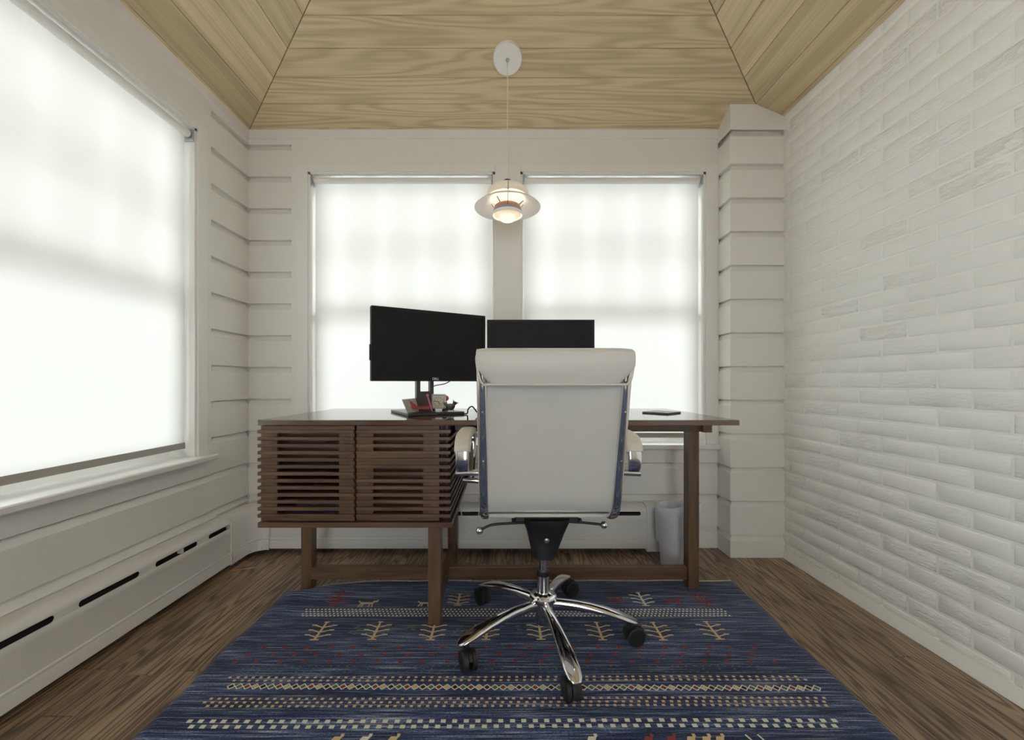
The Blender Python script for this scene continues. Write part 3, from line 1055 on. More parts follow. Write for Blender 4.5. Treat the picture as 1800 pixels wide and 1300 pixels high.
# upper row: red and cream trees, little animals
yu = RP(900, 1064)[1]
motif('tree_motif', 'r_yarn', tree((592-CX)*1.6/F, yu, 0.10, 0.08))
motif('tree_motif', 'y_yarn', tree((806-CX)*1.6/F, yu, 0.09, 0.085))
motif('tree_motif', 'c_yarn', tree((1130-CX)*1.6/F, yu, 0.10, 0.085))
motif('tree_motif', 'r_yarn', tree((1236-CX)*1.6/F, yu, 0.10, 0.08))
def animal(x, y, s=1.0):
    P = [rect(x, y+0.026*s, 0.050*s, 0.012*s), rect(x+0.031*s, y+0.038*s, 0.018*s, 0.010*s), stroke((x+0.022*s, y+0.028*s), (x+0.030*s, y+0.038*s), 0.008*s),
         stroke((x-0.025*s, y+0.028*s), (x-0.036*s, y+0.040*s), 0.005*s), rect(x+0.038*s, y+0.046*s, 0.006*s, 0.008*s)]
    for lx in (-0.022, -0.012, 0.012, 0.022):
        P.append(stroke((x+lx*s, y+0.022*s), (x+(lx*1.25)*s, y), 0.005*s))
    return P
motif('animal_motif', 'y_yarn', animal((645-CX)*1.58/F, RP(645, 1066)[1]))
motif('animal_motif', 'c_yarn', animal((748-CX)*1.58/F, RP(748, 1065)[1], 0.9))
motif('animal_motif', 'r_yarn', animal((1186-CX)*1.58/F, RP(1186, 1061)[1]))
motif('animal_motif', 'r_yarn', animal((1085-CX)*1.58/F, RP(1085, 1058)[1], 0.8))
# band of cream dots on navy
band_lo, band_hi = RP(900, 1083.5)[1], RP(900, 1068.5)[1]
X0, X1 = (531-CX)*1.515/F, (1280-CX)*1.515/F
seg = 24
for py_, off in ((1070.4, 0), (1074.2, 1), (1078.0, 0), (1081.6, 1)):
    d = RP(900, py_)[1]
    P = []
    x = X0 + 0.006 + off*0.0074
    while x < X1 - 0.004:
        P.append(rect(x, d + rr.uniform(-0.0008, 0.0008), 0.0074, 0.0062))
        x += 0.0148
    motif('dot_row', 'c_yarn', P)
# scattered red knots
for i, py_ in enumerate((1137.5, 1149.5, 1161.5)):
    d = RP(900, py_)[1]
    P = []
    x = -0.80 - 0.025*i
    while x < 0.83 + 0.02*i:
        P.append(rect(x + rr.uniform(-0.006, 0.006), d + rr.uniform(-0.004, 0.004), 0.014, 0.010))
        x += 0.074
    motif('knot_row', 'r_yarn', P)
for py_ in (1170, 1175, 1180):
    d = RP(900, py_)[1]
    P = []
    x = -0.80
    while x < 0.85:
        if rr.random() < 0.75: P.append(rect(x + rr.uniform(-0.004, 0.004), d, 0.006, 0.0035))
        x += 0.024
    motif('knot_row', 'g_yarn', P)
def dots(py_, px0, px1, step, w, h, mat, off=0.0):
    d = RP(900, py_)[1]
    a, b = (px0-CX)*d/F + off*step, (px1-CX)*d/F
    P = []
    x = a
    while x < b:
        P.append(rect(x + rr.uniform(-0.001, 0.001), d + 0.004*math.sin(x*2.2) - 0.003*x, w, h, 0.0))
        x += step
    motif('dot_row', mat, P)
dots(1189, 405, 1410, 0.0232, 0.0085, 0.0062, 'y_yarn')
dots(1194.5, 408, 1420, 0.0232, 0.0085, 0.0062, 'y_yarn', 0.3)
dots(1226.5, 372, 1450, 0.0222, 0.0085, 0.0062, 'y_yarn')
dots(1233, 358, 1455, 0.0222, 0.0085, 0.0062, 'y_yarn', 0.15)
dots(1239.5, 360, 1462, 0.0222, 0.0085, 0.0062, 'y_yarn', 0.4)
dots(1266, 334, 1480, 0.0300, 0.0130, 0.0095, 'c_yarn')
dots(1275.5, 335, 1482, 0.0300, 0.0130, 0.0095, 'c_yarn', 0.1)
# chain of coloured diamonds
d0 = RP(900, 1207)[1]
a, b = (398-CX)*d0/F, (1436-CX)*d0/F
step = 0.0232
chains = {'b_yarn': [], 'g_yarn': [], 'r_yarn': [], 'y_yarn': []}
outline = []
x = a + step/2
k = 0
order = ['b_yarn', 'g_yarn', 'r_yarn', 'y_yarn']
while x < b:
    dd = d0 - 0.004*x
    hw, hh = step*0.44, 0.0095
    chains[order[k % 4]].append([(x, dd-hh*0.72), (x+hw*0.72, dd), (x, dd+hh*0.72), (x-hw*0.72, dd)])
    for s in (-1, 1):
        for q in (-1, 1):
            outline.append(stroke((x+s*hw*1.08, dd), (x, dd+q*hh*1.1), 0.0026))
    x += step; k += 1
for mname, P in chains.items():
    motif('diamond_row', mname, P)
motif('chain_outline', 'c_yarn', outline)
# next row at the lower edge of the picture
for px, mname in ((590, 'y_yarn'), (640, 'c_yarn'), (690, 'y_yarn'), (1040, 'c_yarn'), (1140, 'r_yarn'), (1180, 'r_yarn'), (1215, 'y_yarn'), (1242, 'y_yarn'), (1266, 'y_yarn')):
    d = RP(px, 1299)[1]
    X = (px-CX)*d/F
    motif('bird_motif', mname, [rect(X, d, 0.020, 0.016, 0.004), rect(X+0.012, d+0.012, 0.008, 0.008)])
for px in (1316, 1338):
    d = RP(px, 1299)[1]; X = (px-CX)*d/F
    motif('bird_motif', 'c_yarn', [stroke((X, d+0.014), (X+0.010, d-0.010), 0.004)])
for yy in (0.80, 0.62, 0.40, 0.15):
    P = []
    x = -0.80
    while x < 0.86:
        P.append(rect(x, yy, 0.014, 0.011)); x += 0.034
    motif('dot_row', 'y_yarn', P)
# whipped fringe along the far edge
P = MB()
x = RX0 + 0.10
while x < 1.015:
    yb = rug_back(x)
    P.tube([(x, yb - 0.002, 0.009), (x + rr.uniform(-0.003, 0.003), yb + 0.006, 0.007), (x + rr.uniform(-0.004, 0.004), yb + 0.012, 0.0025)], 0.0022, 5)
    x += 0.0055
fr = P.build('fringe', 'fringe', rug)
fr['kind'] = 'stuff'

# ================================================================== desk
desk = root('desk', (-0.02, 1.72, 0.0), 'dark walnut desk with a slatted cabinet at one end and open legs', 'desk')
RZ = 0.0120
box('desk_top', 'waltop', desk, -0.872, 0.834, 1.400, 2.040, 0.740, 0.759, 0.0012)
cab = box('cabinet_body', 'waly', desk, -0.868, -0.848, 1.428, 1.985, 0.395, 0.740, 0.0)
box('cabinet_bottom', 'walx', desk, -0.874, -0.186, 1.402, 1.990, 0.377, 0.3955, 0.001)
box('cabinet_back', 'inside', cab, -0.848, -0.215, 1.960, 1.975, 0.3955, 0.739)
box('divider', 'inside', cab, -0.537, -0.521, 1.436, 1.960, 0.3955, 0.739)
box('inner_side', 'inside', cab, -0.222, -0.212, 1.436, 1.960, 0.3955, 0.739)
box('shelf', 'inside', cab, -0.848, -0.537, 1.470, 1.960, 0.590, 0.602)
SZ = [0.7175 - 0.0249*k for k in range(13)]
def door(x0, x1, stiles, rails, label=None):
    st = bpy.data.objects.new('door', None)
    COL.objects.link(st); st.parent = desk
    LOC[st.name] = LOC[desk.name]
    for a, b in stiles:
        MB().box(a, b, 1.4095, 1.4240, 0.400, 0.7375).build('stile', 'walz', st)
    for za, zb_ in rails:
        MB().box(stiles[0][0], stiles[-1][1], 1.4090, 1.4225, za, zb_).build('rail', 'walx', st)
    for z in SZ:
        MB().box(x0, x1, 1.4015, 1.4245, z-0.0059, z+0.0059).build('slat', 'walx', st, bevel=0.0007, seg=1)
    return st
door(-0.8745, -0.5335, [(-0.866, -0.8085), (-0.588, -0.5325)], [(0.7235, 0.7375), (0.400, 0.4135)])
door(-0.5255, -0.1895, [(-0.5245, -0.467), (-0.2885, -0.2310)], [(0.7235, 0.7375), (0.400, 0.4135), (0.5935, 0.643)])
sp = box('side_panel', 'walz', desk, -0.212, -0.204, 1.440, 1.500, 0.398, 0.7385)
box('stile', 'walz', sp, -0.212, -0.204, 1.880, 1.940, 0.398, 0.7385)
for z in SZ[1:]:
    MB().box(-0.2065, -0.1895, 1.4245, 1.960, z-0.0059, z+0.0059).build('slat', 'waly', sp, bevel=0.0007, seg=1)
def drawer(x0, x1, z0, z1, knob=True):
    d = box('drawer', 'walx', desk, x0, x1, 1.448, 1.466, z0, z1, 0.001)
    if knob:
        xm, zm = x0 + (x1-x0)*0.66, (z0+z1)/2
        MB().lathe([(0.0045, 0), (0.0045, 0.012), (0.009, 0.016), (0.009, 0.022), (0.003, 0.024)], (xm, 1.448, zm), 16, Matrix.Rotation(PI/2, 3, 'X')).build('knob', 'dark', d, smooth=40)
    return d
drawer(-0.846, -0.539, 0.604, 0.736)
drawer(-0.519, -0.224, 0.640, 0.736, False)
drawer(-0.519, -0.224, 0.520, 0.637, False)
drawer(-0.519, -0.224, 0.398, 0.517, False)
for (x0, y0, z0, z1) in ((-0.276, 1.436, RZ, 0.3775), (-0.276, 1.942, 0.0, 0.3775), (-0.873, 1.700, 0.0, 0.3775), (0.788, 1.690, RZ, 0.6925)):
    box('leg', 'walz', desk, x0, x0+0.046, y0, y0+0.046, z0, z1, 0.0012)
box('stretcher', 'walx', desk, -0.828, -0.268, 1.700, 1.728, 0.046, 0.098, 0.001)
box('stretcher', 'walx', desk, -0.238, 0.789, 1.700, 1.728, 0.046, 0.098, 0.001)
box('stretcher', 'waly', desk, -0.268, -0.238, 1.481, 1.943, 0.046, 0.098, 0.001)
box('apron', 'walx', desk, -0.200, 0.799, 1.605, 1.630, 0.693, 0.7405, 0.001)
box('apron', 'walx', desk, -0.200, 0.799, 1.815, 1.840, 0.693, 0.7405, 0.001)
box('end_beam', 'waly', desk, 0.798, 0.834, 1.584, 1.860, 0.692, 0.7405, 0.001)

# books on the open shelf of the cabinet
def book(x0, x1, y0, y1, z0, z1, mat, label, page=True):
    b = root('book', ((x0+x1)/2, (y0+y1)/2, z0), label, 'book', 'books inside the slatted cabinet')
    box('cover', mat, b, x0, x1, y0, y1, z0, z0+0.002)
    box('cover', mat, b, x0, x1, y0, y1, z1-0.002, z1)
    box('spine', mat, b, x0, x1, y0, y0+0.002, z0, z1)
    box('pages', 'clockcase', b, x0+0.003, x1-0.003, y0+0.003, y1-0.003, z0+0.002, z1-0.002)
book(-0.815, -0.560, 1.50, 1.72, 0.3957, 0.4135, 'blue', 'blue book lying lowest in the slatted cabinet')
book(-0.80, -0.575, 1.52, 1.72, 0.4137, 0.428, 'grey', 'grey book lying on the blue book in the slatted cabinet')

# ================================================================== office chair (local: back towards -y)
CH = (0.135, 1.365, RZ)
chair = root('office_chair', CH, 'pale leather office chair with chrome rails on a five-star chrome base', 'chair')
def cb(mb, name, mat, parent=None, **kw):
    return mb.build(name, mat, parent or chair, local=True, **kw)
# rail line in the y-z plane
RAIL = [(-0.308, 0.935), (-0.292, 0.86), (-0.262, 0.74), (-0.232, 0.63), (-0.212, 0.555), (-0.196, 0.512), (-0.165, 0.484), (-0.11, 0.470), (0.0, 0.470), (0.12, 0.480), (0.235, 0.492)]
rail_path = smooth_path([(0, y, z) for y, z in RAIL], 6)
def rail_y(z):
    best = None
    for p, q in zip(rail_path[:-1], rail_path[1:]):
        if min(p.z, q.z) <= z <= max(p.z, q.z) and p.y < -0.15:
            t = 0 if abs(q.z-p.z) < 1e-9 else (z-p.z)/(q.z-p.z)
            return p.y + (q.y-p.y)*t
    return -0.19 if z < 0.5 else rail_path[0].y + (rail_path[0].z - z)*0.22
for s in (-1, 1):
    r_ = cb(MB().band([p + Vector((s*0.1935, 0, 0)) for p in rail_path], 0.0265, 0.034, 16), 'side_rail', 'chrome', smooth=50)
    for zz in (0.80, 0.66):
        cb(MB().sphere((s*0.1935, rail_y(zz)-0.0165, zz), 0.0035, 8, 5, (1, 0.5, 1)), 'screw', 'steel', r_, smooth=True)
# thin sling panel between the rails, seen from behind
def sheet(x0, x1, zs, front, thick, bow=0.0, nx=14):
    rings = []
    for z in zs:
        ya = rail_y(z) + front
        ring = []
        for i in range(nx+1):
            u = i/nx
            x = x0 + (x1-x0)*u
            b = bow*(1-(2*u-1)**2)
            ring.append((x, ya + b, z))
        for i in range(nx, -1, -1):
            u = i/nx
            x = x0 + (x1-x0)*u
            b = bow*(1-(2*u-1)**2)
            ring.append((x, ya + b + thick, z))
        rings.append(ring)
    return MB().loft(rings)
zs = [0.492 + (0.915-0.492)*k/16 for k in range(17)]
cb(sheet(-0.1835, 0.1835, zs, -0.004, 0.012, 0.016), 'back_panel', 'leather', smooth=50)
# padded cushion in front of the sling, its edges showing beside the rails
zs = [0.53 + (0.955-0.53)*k/14 for k in range(15)]
def pad(x0, x1, zs, front, thick, n=22):
    rings = []
    cxm, hw = (x0+x1)/2, (x1-x0)/2
    for k, z in enumerate(zs):
        ya = rail_y(z) + front + thick/2
        edge = min(1.0, (0.35 + min(k, len(zs)-1-k)/1.6))
        ring = []
        for i in range(n):
            a = 2*PI*i/n
            c, q = math.cos(a), math.sin(a)
            ring.append((cxm + hw*math.copysign(abs(c)**0.35, c), ya + thick/2*edge*math.copysign(abs(q)**0.6, q), z))
        rings.append(ring)
    return MB().loft(rings)
cb(pad(-0.2115, 0.2115, zs, 0.012, 0.045), 'back_cushion', 'leather_edge', smooth=60)
# head roll folded over the top of the back
roll = []
NR = 26
for i in range(NR + 1):
    u = i/NR
    x = -0.2085 + 0.417*u
    e = min(1.0, min(u, 1-u)*NR/2.2)
    e = 0.62 + 0.38*e**0.6
    sx = x
    prof = []
    # outside loop from the stitched hem up over the top and down the front
    pts = [(-0.0285, 0.872), (-0.0325, 0.885), (-0.034, 0.915), (-0.032, 0.945), (-0.022, 0.962), (0.010, 0.972), (0.045, 0.966), (0.058, 0.945), (0.056, 0.90),
           (0.040, 0.90), (0.020, 0.93), (-0.010, 0.935), (-0.018, 0.915), (-0.020, 0.872)]
    for yy, zz in pts:
        z = 0.93 + (zz-0.93)*(0.80 + 0.20*e) if zz > 0.93 else zz + (1-e)*0.07*(0.93-zz)/0.058
        inset = 0.016*max(0, (0.915-zz)/0.043)*(2*u-1)
        prof.append((x - inset, -0.292 - 0.022*(z-0.87)/0.1 + yy*(0.55+0.45*e), z))
    roll.append(prof)
hr = cb(MB().loft(roll), 'head_roll', 'leather', smooth=45)
# stitched hem cord and piping
hem = [(-0.190 + 0.380*i/20, -0.3235 - 0.002, 0.874) for i in range(21)]
cb(MB().tube(hem, 0.0032, 8), 'piping', 'leather_edge', hr, smooth=True)
for s in (-1, 1):
    cb(MB().tube(smooth_path([(s*0.190, -0.3250, 0.874), (s*0.199, -0.327, 0.890), (s*0.2065, -0.322, 0.925), (s*0.2075, -0.312, 0.952), (s*0.196, -0.30, 0.963)], 4), 0.0032, 8), 'piping', 'leather_edge', hr, smooth=True)
# seat cushion
seat = []
SN = 24
for k in range(13):
    t = k/12
    y = -0.165 + 0.42*t
    zc_ = 0.498 + 0.006*math.sin(t*PI) + 0.008*t
    e = min(1.0, 0.45 + min(k, 12-k)/2.0)
    seat.append([(0.212*math.copysign(abs(math.cos(2*PI*i/SN))**0.35, math.cos(2*PI*i/SN)), y, zc_ + 0.024*e*math.copysign(abs(math.sin(2*PI*i/SN))**0.6, math.sin(2*PI*i/SN))) for i in range(SN)])
cb(MB().loft(seat), 'seat_cushion', 'leather', smooth=60)
cb(MB().box(-0.186, 0.186, -0.15, 0.23, 0.465, 0.476), 'seat_pan', 'leather', bevel=0.003)
# black spider under the seat
sp_ = MB()
sp_.box(-0.155, 0.155, -0.09, -0.055, 0.446, 0.463)
sp_.box(-0.155, 0.155, 0.06, 0.095, 0.446, 0.463)
sp_.box(-0.10, 0.10, -0.12, 0.12, 0.440, 0.458)
sp_.box(-0.189, -0.15, -0.085, -0.06, 0.452, 0.466); sp_.box(0.15, 0.189, -0.085, -0.06, 0.452, 0.466)
sp_.box(-0.189, -0.15, 0.065, 0.09, 0.452, 0.466); sp_.box(0.15, 0.189, 0.065, 0.09, 0.452, 0.466)
spider = cb(sp_, 'seat_plate', 'plastic', bevel=0.003)
for bx_, by_ in ((-0.17, -0.0725), (-0.105, -0.115), (0.105, -0.115), (0.17, -0.0725)):
    cb(MB().lathe([(0.006, 0), (0.006, 0.008), (0.0035, 0.009)], (bx_, by_, 0.4415), 10), 'bolt', 'plastic', spider, smooth=40)
# tilt mechanism: tapering black housing
mech = []
for z, w, yb, yf in ((0.452, 0.076, -0.150, 0.10), (0.440, 0.075, -0.150, 0.10), (0.40, 0.062, -0.125, 0.075), (0.345, 0.050, -0.085, 0.055), (0.310, 0.042, -0.055, 0.045), (0.287, 0.036, -0.042, 0.038), (0.280, 0.028, -0.032, 0.03)):
    n = 24
    mech.append([(w*math.copysign(abs(math.cos(2*PI*i/n))**0.4, math.cos(2*PI*i/n)), (yb+yf)/2 + (yf-yb)/2*math.copysign(abs(math.sin(2*PI*i/n))**0.4, math.sin(2*PI*i/n)), z) for i in range(n)])
mh = cb(MB().loft(mech), 'tilt_mechanism', 'plastic', smooth=45)
cb(MB().lathe([(0.0085, 0), (0.0085, 0.004), (0.006, 0.006)], (0.0, -0.112, 0.380), 14, Matrix.Rotation(PI/2 + 0.25, 3, 'X')), 'bolt', 'steel', mh, smooth=40)
# levers with ball ends
for pts in ([(-0.06, -0.10, 0.432), (-0.12, -0.105, 0.431), (-0.175, -0.11, 0.428), (-0.212, -0.115, 0.412)],
            [(0.06, -0.09, 0.432), (0.11, -0.092, 0.430), (0.16, -0.095, 0.426), (0.185, -0.098, 0.424)]):
    lv = cb(MB().tube(smooth_path(pts, 4), 0.0042, 8), 'lever', 'plastic', smooth=True)
    cb(MB().sphere(pts[-1], 0.0115, 16, 10), 'ball_grip', 'chrome', lv, smooth=True)
# gas lift
gl = cb(MB().lathe([(0.0125, 0.18), (0.0125, 0.290), (0.010, 0.291)], (0, 0, 0), 24), 'gas_lift', 'chrome', smooth=40)
cb(MB().lathe([(0.0225, 0.218), (0.0225, 0.229), (0.019, 0.233), (0.013, 0.233)], (0, 0, 0), 24), 'collar', 'plastic', gl, smooth=40)
cb(MB().lathe([(0.0215, 0.150), (0.0215, 0.220), (0.019, 0.222)], (0, 0, 0), 28), 'outer_tube', 'chrome', gl, smooth=40)
# hub
cb(MB().lathe([(0.026, 0.055), (0.0265, 0.060), (0.0275, 0.092), (0.036, 0.095), (0.0375, 0.130), (0.045, 0.134), (0.0470, 0.140), (0.0465, 0.147), (0.043, 0.1505), (0.034, 0.151), (0.031, 0.155), (0.024, 0.158), (0.022, 0.159)], (0, 0, 0), 48), 'hub', 'chrome', smooth=35)
# five legs with casters
def make_leg():
    prof = []
    n = 20
    pts = [(0.025, 0.118, 0.0150, 0.0185), (0.06, 0.120, 0.0150, 0.0175), (0.11, 0.119, 0.0165, 0.016), (0.16, 0.115, 0.0190, 0.014), (0.21, 0.107, 0.0220, 0.012), (0.25, 0.0975, 0.0245, 0.0105), (0.28, 0.0890, 0.0245, 0.008), (0.303, 0.0815, 0.0205, 0.0055), (0.316, 0.0770, 0.0120, 0.003)]
    for r, z, w, h in pts:
        prof.append([(r + (0.0 if math.sin(2*PI*i/n) > 0 else 0.0), w*math.copysign(abs(math.cos(2*PI*i/n))**0.8, math.cos(2*PI*i/n)), z + h*math.copysign(abs(math.sin(2*PI*i/n))**0.85, math.sin(2*PI*i/n))) for i in range(n)])
    return MB().loft(prof)
def make_caster(swivel):
    mb = MB()
    rot = Matrix.Rotation(swivel, 4, 'Z')
    R90 = Matrix.Rotation(PI/2, 3, 'X')
    c = MB()
    off = 0.016
    for s in (-1, 1):
        y0 = 0.0045*s if s > 0 else -0.0045 - 0.0155
        prof = [(0.006, 0.0), (0.024, 0.0), (0.0275, 0.002), (0.0275, 0.0125), (0.0245, 0.0155), (0.006, 0.0150)]
        c.lathe(prof, (off, (0.0045 + 0.0155) if s > 0 else -0.0045, 0.0275), 28, R90)
    # hood over the wheels
    hood = []
    for i in range(13):
        a = -0.35 + (PI*0.98)*i/12
        rr_ = 0.0300
        hood.append([(off - math.cos(a)*rr_*k_ , yy, 0.0275 + math.sin(a)*rr_*k_) for yy, k_ in ((-0.0045, 0.80), (-0.0045, 1.0), (0.0045, 1.0), (0.0045, 0.80))])
    c.loft(hood)
    c.lathe([(0.004, 0.0), (0.004, 0.044)], (off, 0.022, 0.0275), 12, R90)
    c.lathe([(0.0085, 0.050), (0.0085, 0.064), (0.0055, 0.065), (0.0055, 0.074)], (0, 0, 0), 14)
    c.box(-0.004, 0.014, -0.006, 0.006, 0.044, 0.056)
    return c.xf(Matrix.Diagonal((1.14, 1.14, 1.14, 1.0)) @ rot)
a0 = math.radians(-79)
sw = [2.2, 1.65, 0.6, -0.9, 2.4]
for k in range(5):
    ang = a0 + k*2*PI/5
    lg = cb(make_leg().xf(Matrix.Rotation(ang, 4, 'Z')), 'leg', 'chrome', smooth=60)
    cst = make_caster({0: 1.75, 1: 0.15, 2: 0.4, 3: 2.2, 4: -1.15}[k]).xf(Matrix.Translation((0.288*math.cos(ang), 0.288*math.sin(ang), 0)))
    cb(cst, 'caster', 'rubber', lg, smooth=40)
# arms: chrome loops with leather sleeves
for s in (-1, 1):
    X = s*0.262
    loop = smooth_path([(X, -0.150, 0.603), (X, -0.166, 0.640), (X, -0.160, 0.680), (X, -0.125, 0.704), (X, -0.06, 0.709), (X, 0.04, 0.708), (X, 0.115, 0.700), (X, 0.150, 0.665), (X, 0.142, 0.610), (X, 0.105, 0.560), (X, 0.060, 0.530)], 5)
    arm = cb(MB().band(loop, 0.040, 0.011, 18), 'arm', 'chrome', smooth=60)
    sl = smooth_path([(X, -0.163, 0.668), (X, -0.152, 0.690), (X, -0.125, 0.705), (X, -0.06, 0.711), (X, 0.04, 0.710), (X, 0.105, 0.702)], 6)
    cb(MB().band(sl, 0.050, 0.026, 18), 'arm_pad', 'leather_edge', arm, smooth=60)
    cb(MB().tube([(s*0.200, -0.150, 0.603), (s*0.240, -0.150, 0.603), (s*0.283, -0.150, 0.601)], 0.0095, 14), 'arm_stub', 'chrome', arm, smooth=50)
    cb(MB().tube([(s*0.200, 0.060, 0.523), (s*0.240, 0.060, 0.527), (s*0.283, 0.060, 0.529)], 0.0095, 14), 'arm_stub', 'chrome', arm, smooth=50)
    # plates that tie the stubs to the rail
    cb(MB().prism([(s*0.2005, -0.225, 0.575), (s*0.2005, -0.140, 0.590), (s*0.2005, -0.140, 0.616), (s*0.2005, -0.230, 0.640)], (s*0.006, 0, 0)), 'arm_plate', 'chrome', arm)
    cb(MB().prism([(s*0.2005, 0.045, 0.465), (s*0.2005, 0.075, 0.465), (s*0.2005, 0.072, 0.532), (s*0.2005, 0.048, 0.532)], (s*0.006, 0, 0)), 'arm_plate', 'chrome', arm)

# ================================================================== monitors
def monitor(loc, rotz, label, base, logo=True, dz=0.0):
    m = root('monitor', loc, label, 'monitor', 'monitors on the desk', rotz=rotz)
    W2, zb_, zt = 0.2585, 0.139 + dz, 0.446 + dz
    y0 = -0.045
    def b(nm, mat, par, *a, **kw):
        return MB().box(*a).build(nm, mat, par or m, local=True, **kw)
    case = b('case', 'bezel', None, -W2, W2, y0, y0+0.028, zb_, zt, bevel=0.003)
    b('rear_bulge', 'bezel', case, -0.16, 0.16, y0+0.028, y0+0.055, zb_+0.05, zt-0.05, bevel=0.006)
    fr = MB()
    bw, bb_ = 0.015, 0.020
    fr.box(-W2+0.001, -W2+bw, y0-0.004, y0, zb_+0.001, zt-0.001); fr.box(W2-bw, W2-0.001, y0-0.004, y0, zb_+0.001, zt-0.001)
    fr.box(-W2+bw, W2-bw, y0-0.004, y0, zt-bw, zt-0.001); fr.box(-W2+bw, W2-bw, y0-0.004, y0, zb_+0.001, zb_+bb_)
    bz = fr.build('bezel', 'bezel', m, local=True)
    b('screen', 'screen', None, -W2+bw, W2-bw, y0-0.0012, y0-0.0005, zb_+bb_, zt-bw)
    if logo:
        cu = bpy.data.curves.new('lettering', 'FONT')
        cu.body = 'DELL'; cu.size = 0.0135; cu.align_x = 'CENTER'; cu.align_y = 'CENTER'; cu.extrude = 0.0002; cu.offset = 0.0003
        cu.materials.append(M['logo'])
        tmp = bpy.data.objects.new('lettering_source', cu)
        COL.objects.link(tmp)
        bpy.context.view_layer.update()
        me = bpy.data.meshes.new_from_object(tmp.evaluated_get(bpy.context.evaluated_depsgraph_get()))
        bpy.data.objects.remove(tmp)
        me.name = 'lettering'
        t = bpy.data.objects.new('lettering', me)
        t.rotation_euler = (PI/2, 0, 0); t.location = (0.013, y0-0.0045, zb_+0.0105)
        COL.objects.link(t); t.parent = bz
        b('port_hub', 'bezel', case, -W2-0.004, -W2+0.001, y0+0.006, y0+0.022, zb_+0.085, zb_+0.150)
    # stand
    x0, x1, ya, yb = base
    sb = b('stand_base', 'slate', None, x0, x1, ya, yb, 0.0, 0.011, bevel=0.003)
    st = MB()
    cw, cx0 = 0.040, (-0.013 if logo else 0.0)
    st.box(-cw+cx0, -cw+0.018+cx0, 0.012, 0.038, 0.011, 0.30+dz); st.box(cw-0.018+cx0, cw+cx0, 0.012, 0.038, 0.011, 0.30+dz)
    st.box(-cw+0.018+cx0, cw-0.018+cx0, 0.012, 0.038, 0.011, 0.094); st.box(-cw+0.018+cx0, cw-0.018+cx0, 0.012, 0.038, 0.142, 0.30+dz)
    c_ = st.build('stand_column', 'slate', m, local=True, bevel=0.002)
    b('neck', 'slate', c_, -0.05, 0.05, -0.0, 0.014, 0.20+dz, 0.30+dz)
    return m
mon1 = monitor((-0.335, 1.765, 0.759), math.radians(30), 'black monitor turned at an angle above the little alarm clock',
               (-0.143, 0.100, -0.165, 0.105))
mon2 = monitor((0.1765, 1.945, 0.759), 0.0, 'black monitor facing straight out behind the office chair', (-0.12, 0.12, -0.06, 0.085), logo=False, dz=-0.010)
for pts in ([(-0.020, 0.030, 0.150), (0.004, 0.030, 0.146), (0.018, 0.034, 0.120), (0.016, 0.034, 0.096)],
            [(0.105, -0.010, 0.145), (0.080, 0.012, 0.128), (0.040, 0.040, 0.118), (0.028, 0.040, 0.098)]):
    MB().tube(smooth_path(pts, 5), 0.0022, 7).build('cable', 'plastic', mon1, local=True, smooth=True)

# small things on the monitor foot
BZ = 0.7705
def lp(x, y):                                     # a place on the turned foot
    c, s = math.cos(math.radians(30)), math.sin(math.radians(30))
    x -= 0.044
    return (-0.335 + c*x - s*y, 1.765 + s*x + c*y)
cx_, cy_ = lp(-0.045, -0.075)
card = root('folded_card', (cx_, cy_, BZ), 'grey and red folded card standing open on the monitor foot', 'card', rotz=math.radians(14))
def cbx(mb, nm, mat, par, **kw): return mb.build(nm, mat, par, local=True, **kw)
cbx(MB().quadmesh([(-0.030, -0.020, 0), (0.018, 0.006, 0), (0.004, 0.008, 0.056), (-0.052, -0.014, 0.052),
                   (-0.030, -0.0188, 0), (0.018, 0.0072, 0), (0.004, 0.0092, 0.056), (-0.052, -0.0128, 0.052)],
                  [(0,1,2,3), (7,6,5,4), (0,4,5,1), (1,5,6,2), (2,6,7,3), (3,7,4,0)]), 'leaf', 'paper', card)
cbx(MB().quadmesh([(0.018, 0.006, 0), (0.064, -0.012, 0), (0.064, -0.006, 0.070), (0.004, 0.008, 0.056),
                   (0.018, 0.0075, 0), (0.064, -0.0105, 0), (0.064, -0.0045, 0.070), (0.004, 0.0095, 0.056)],
                  [(0,1,2,3), (7,6,5,4), (0,4,5,1), (1,5,6,2), (2,6,7,3), (3,7,4,0)]), 'leaf', 'inside', card)
cbx(MB().quadmesh([(-0.010, -0.0115, 0.012), (0.062, -0.014, 0.010), (0.062, -0.0135, 0.024), (0.012, 0.001, 0.022), (-0.022, -0.010, 0.050)],
                  [(0,1,2,3), (0,3,4)]), 'red_print', 'redpaper', card)
px_, py_ = lp(0.000, -0.108)
pen = root('pink_pen', (px_, py_, BZ), 'short pink pen leaning against the folded card', 'pen')
MB().tube([(px_+0.022, py_-0.012, BZ+0.003), (px_+0.010, py_, BZ+0.034), (px_-0.002, py_+0.012, BZ+0.064)], [0.0025, 0.0035, 0.0035], 10).build('barrel', 'pink', pen, smooth=40)
MB().sphere((px_-0.003, py_+0.013, BZ+0.068), 0.0062, 12, 8).build('cap', 'pink', pen, smooth=True)
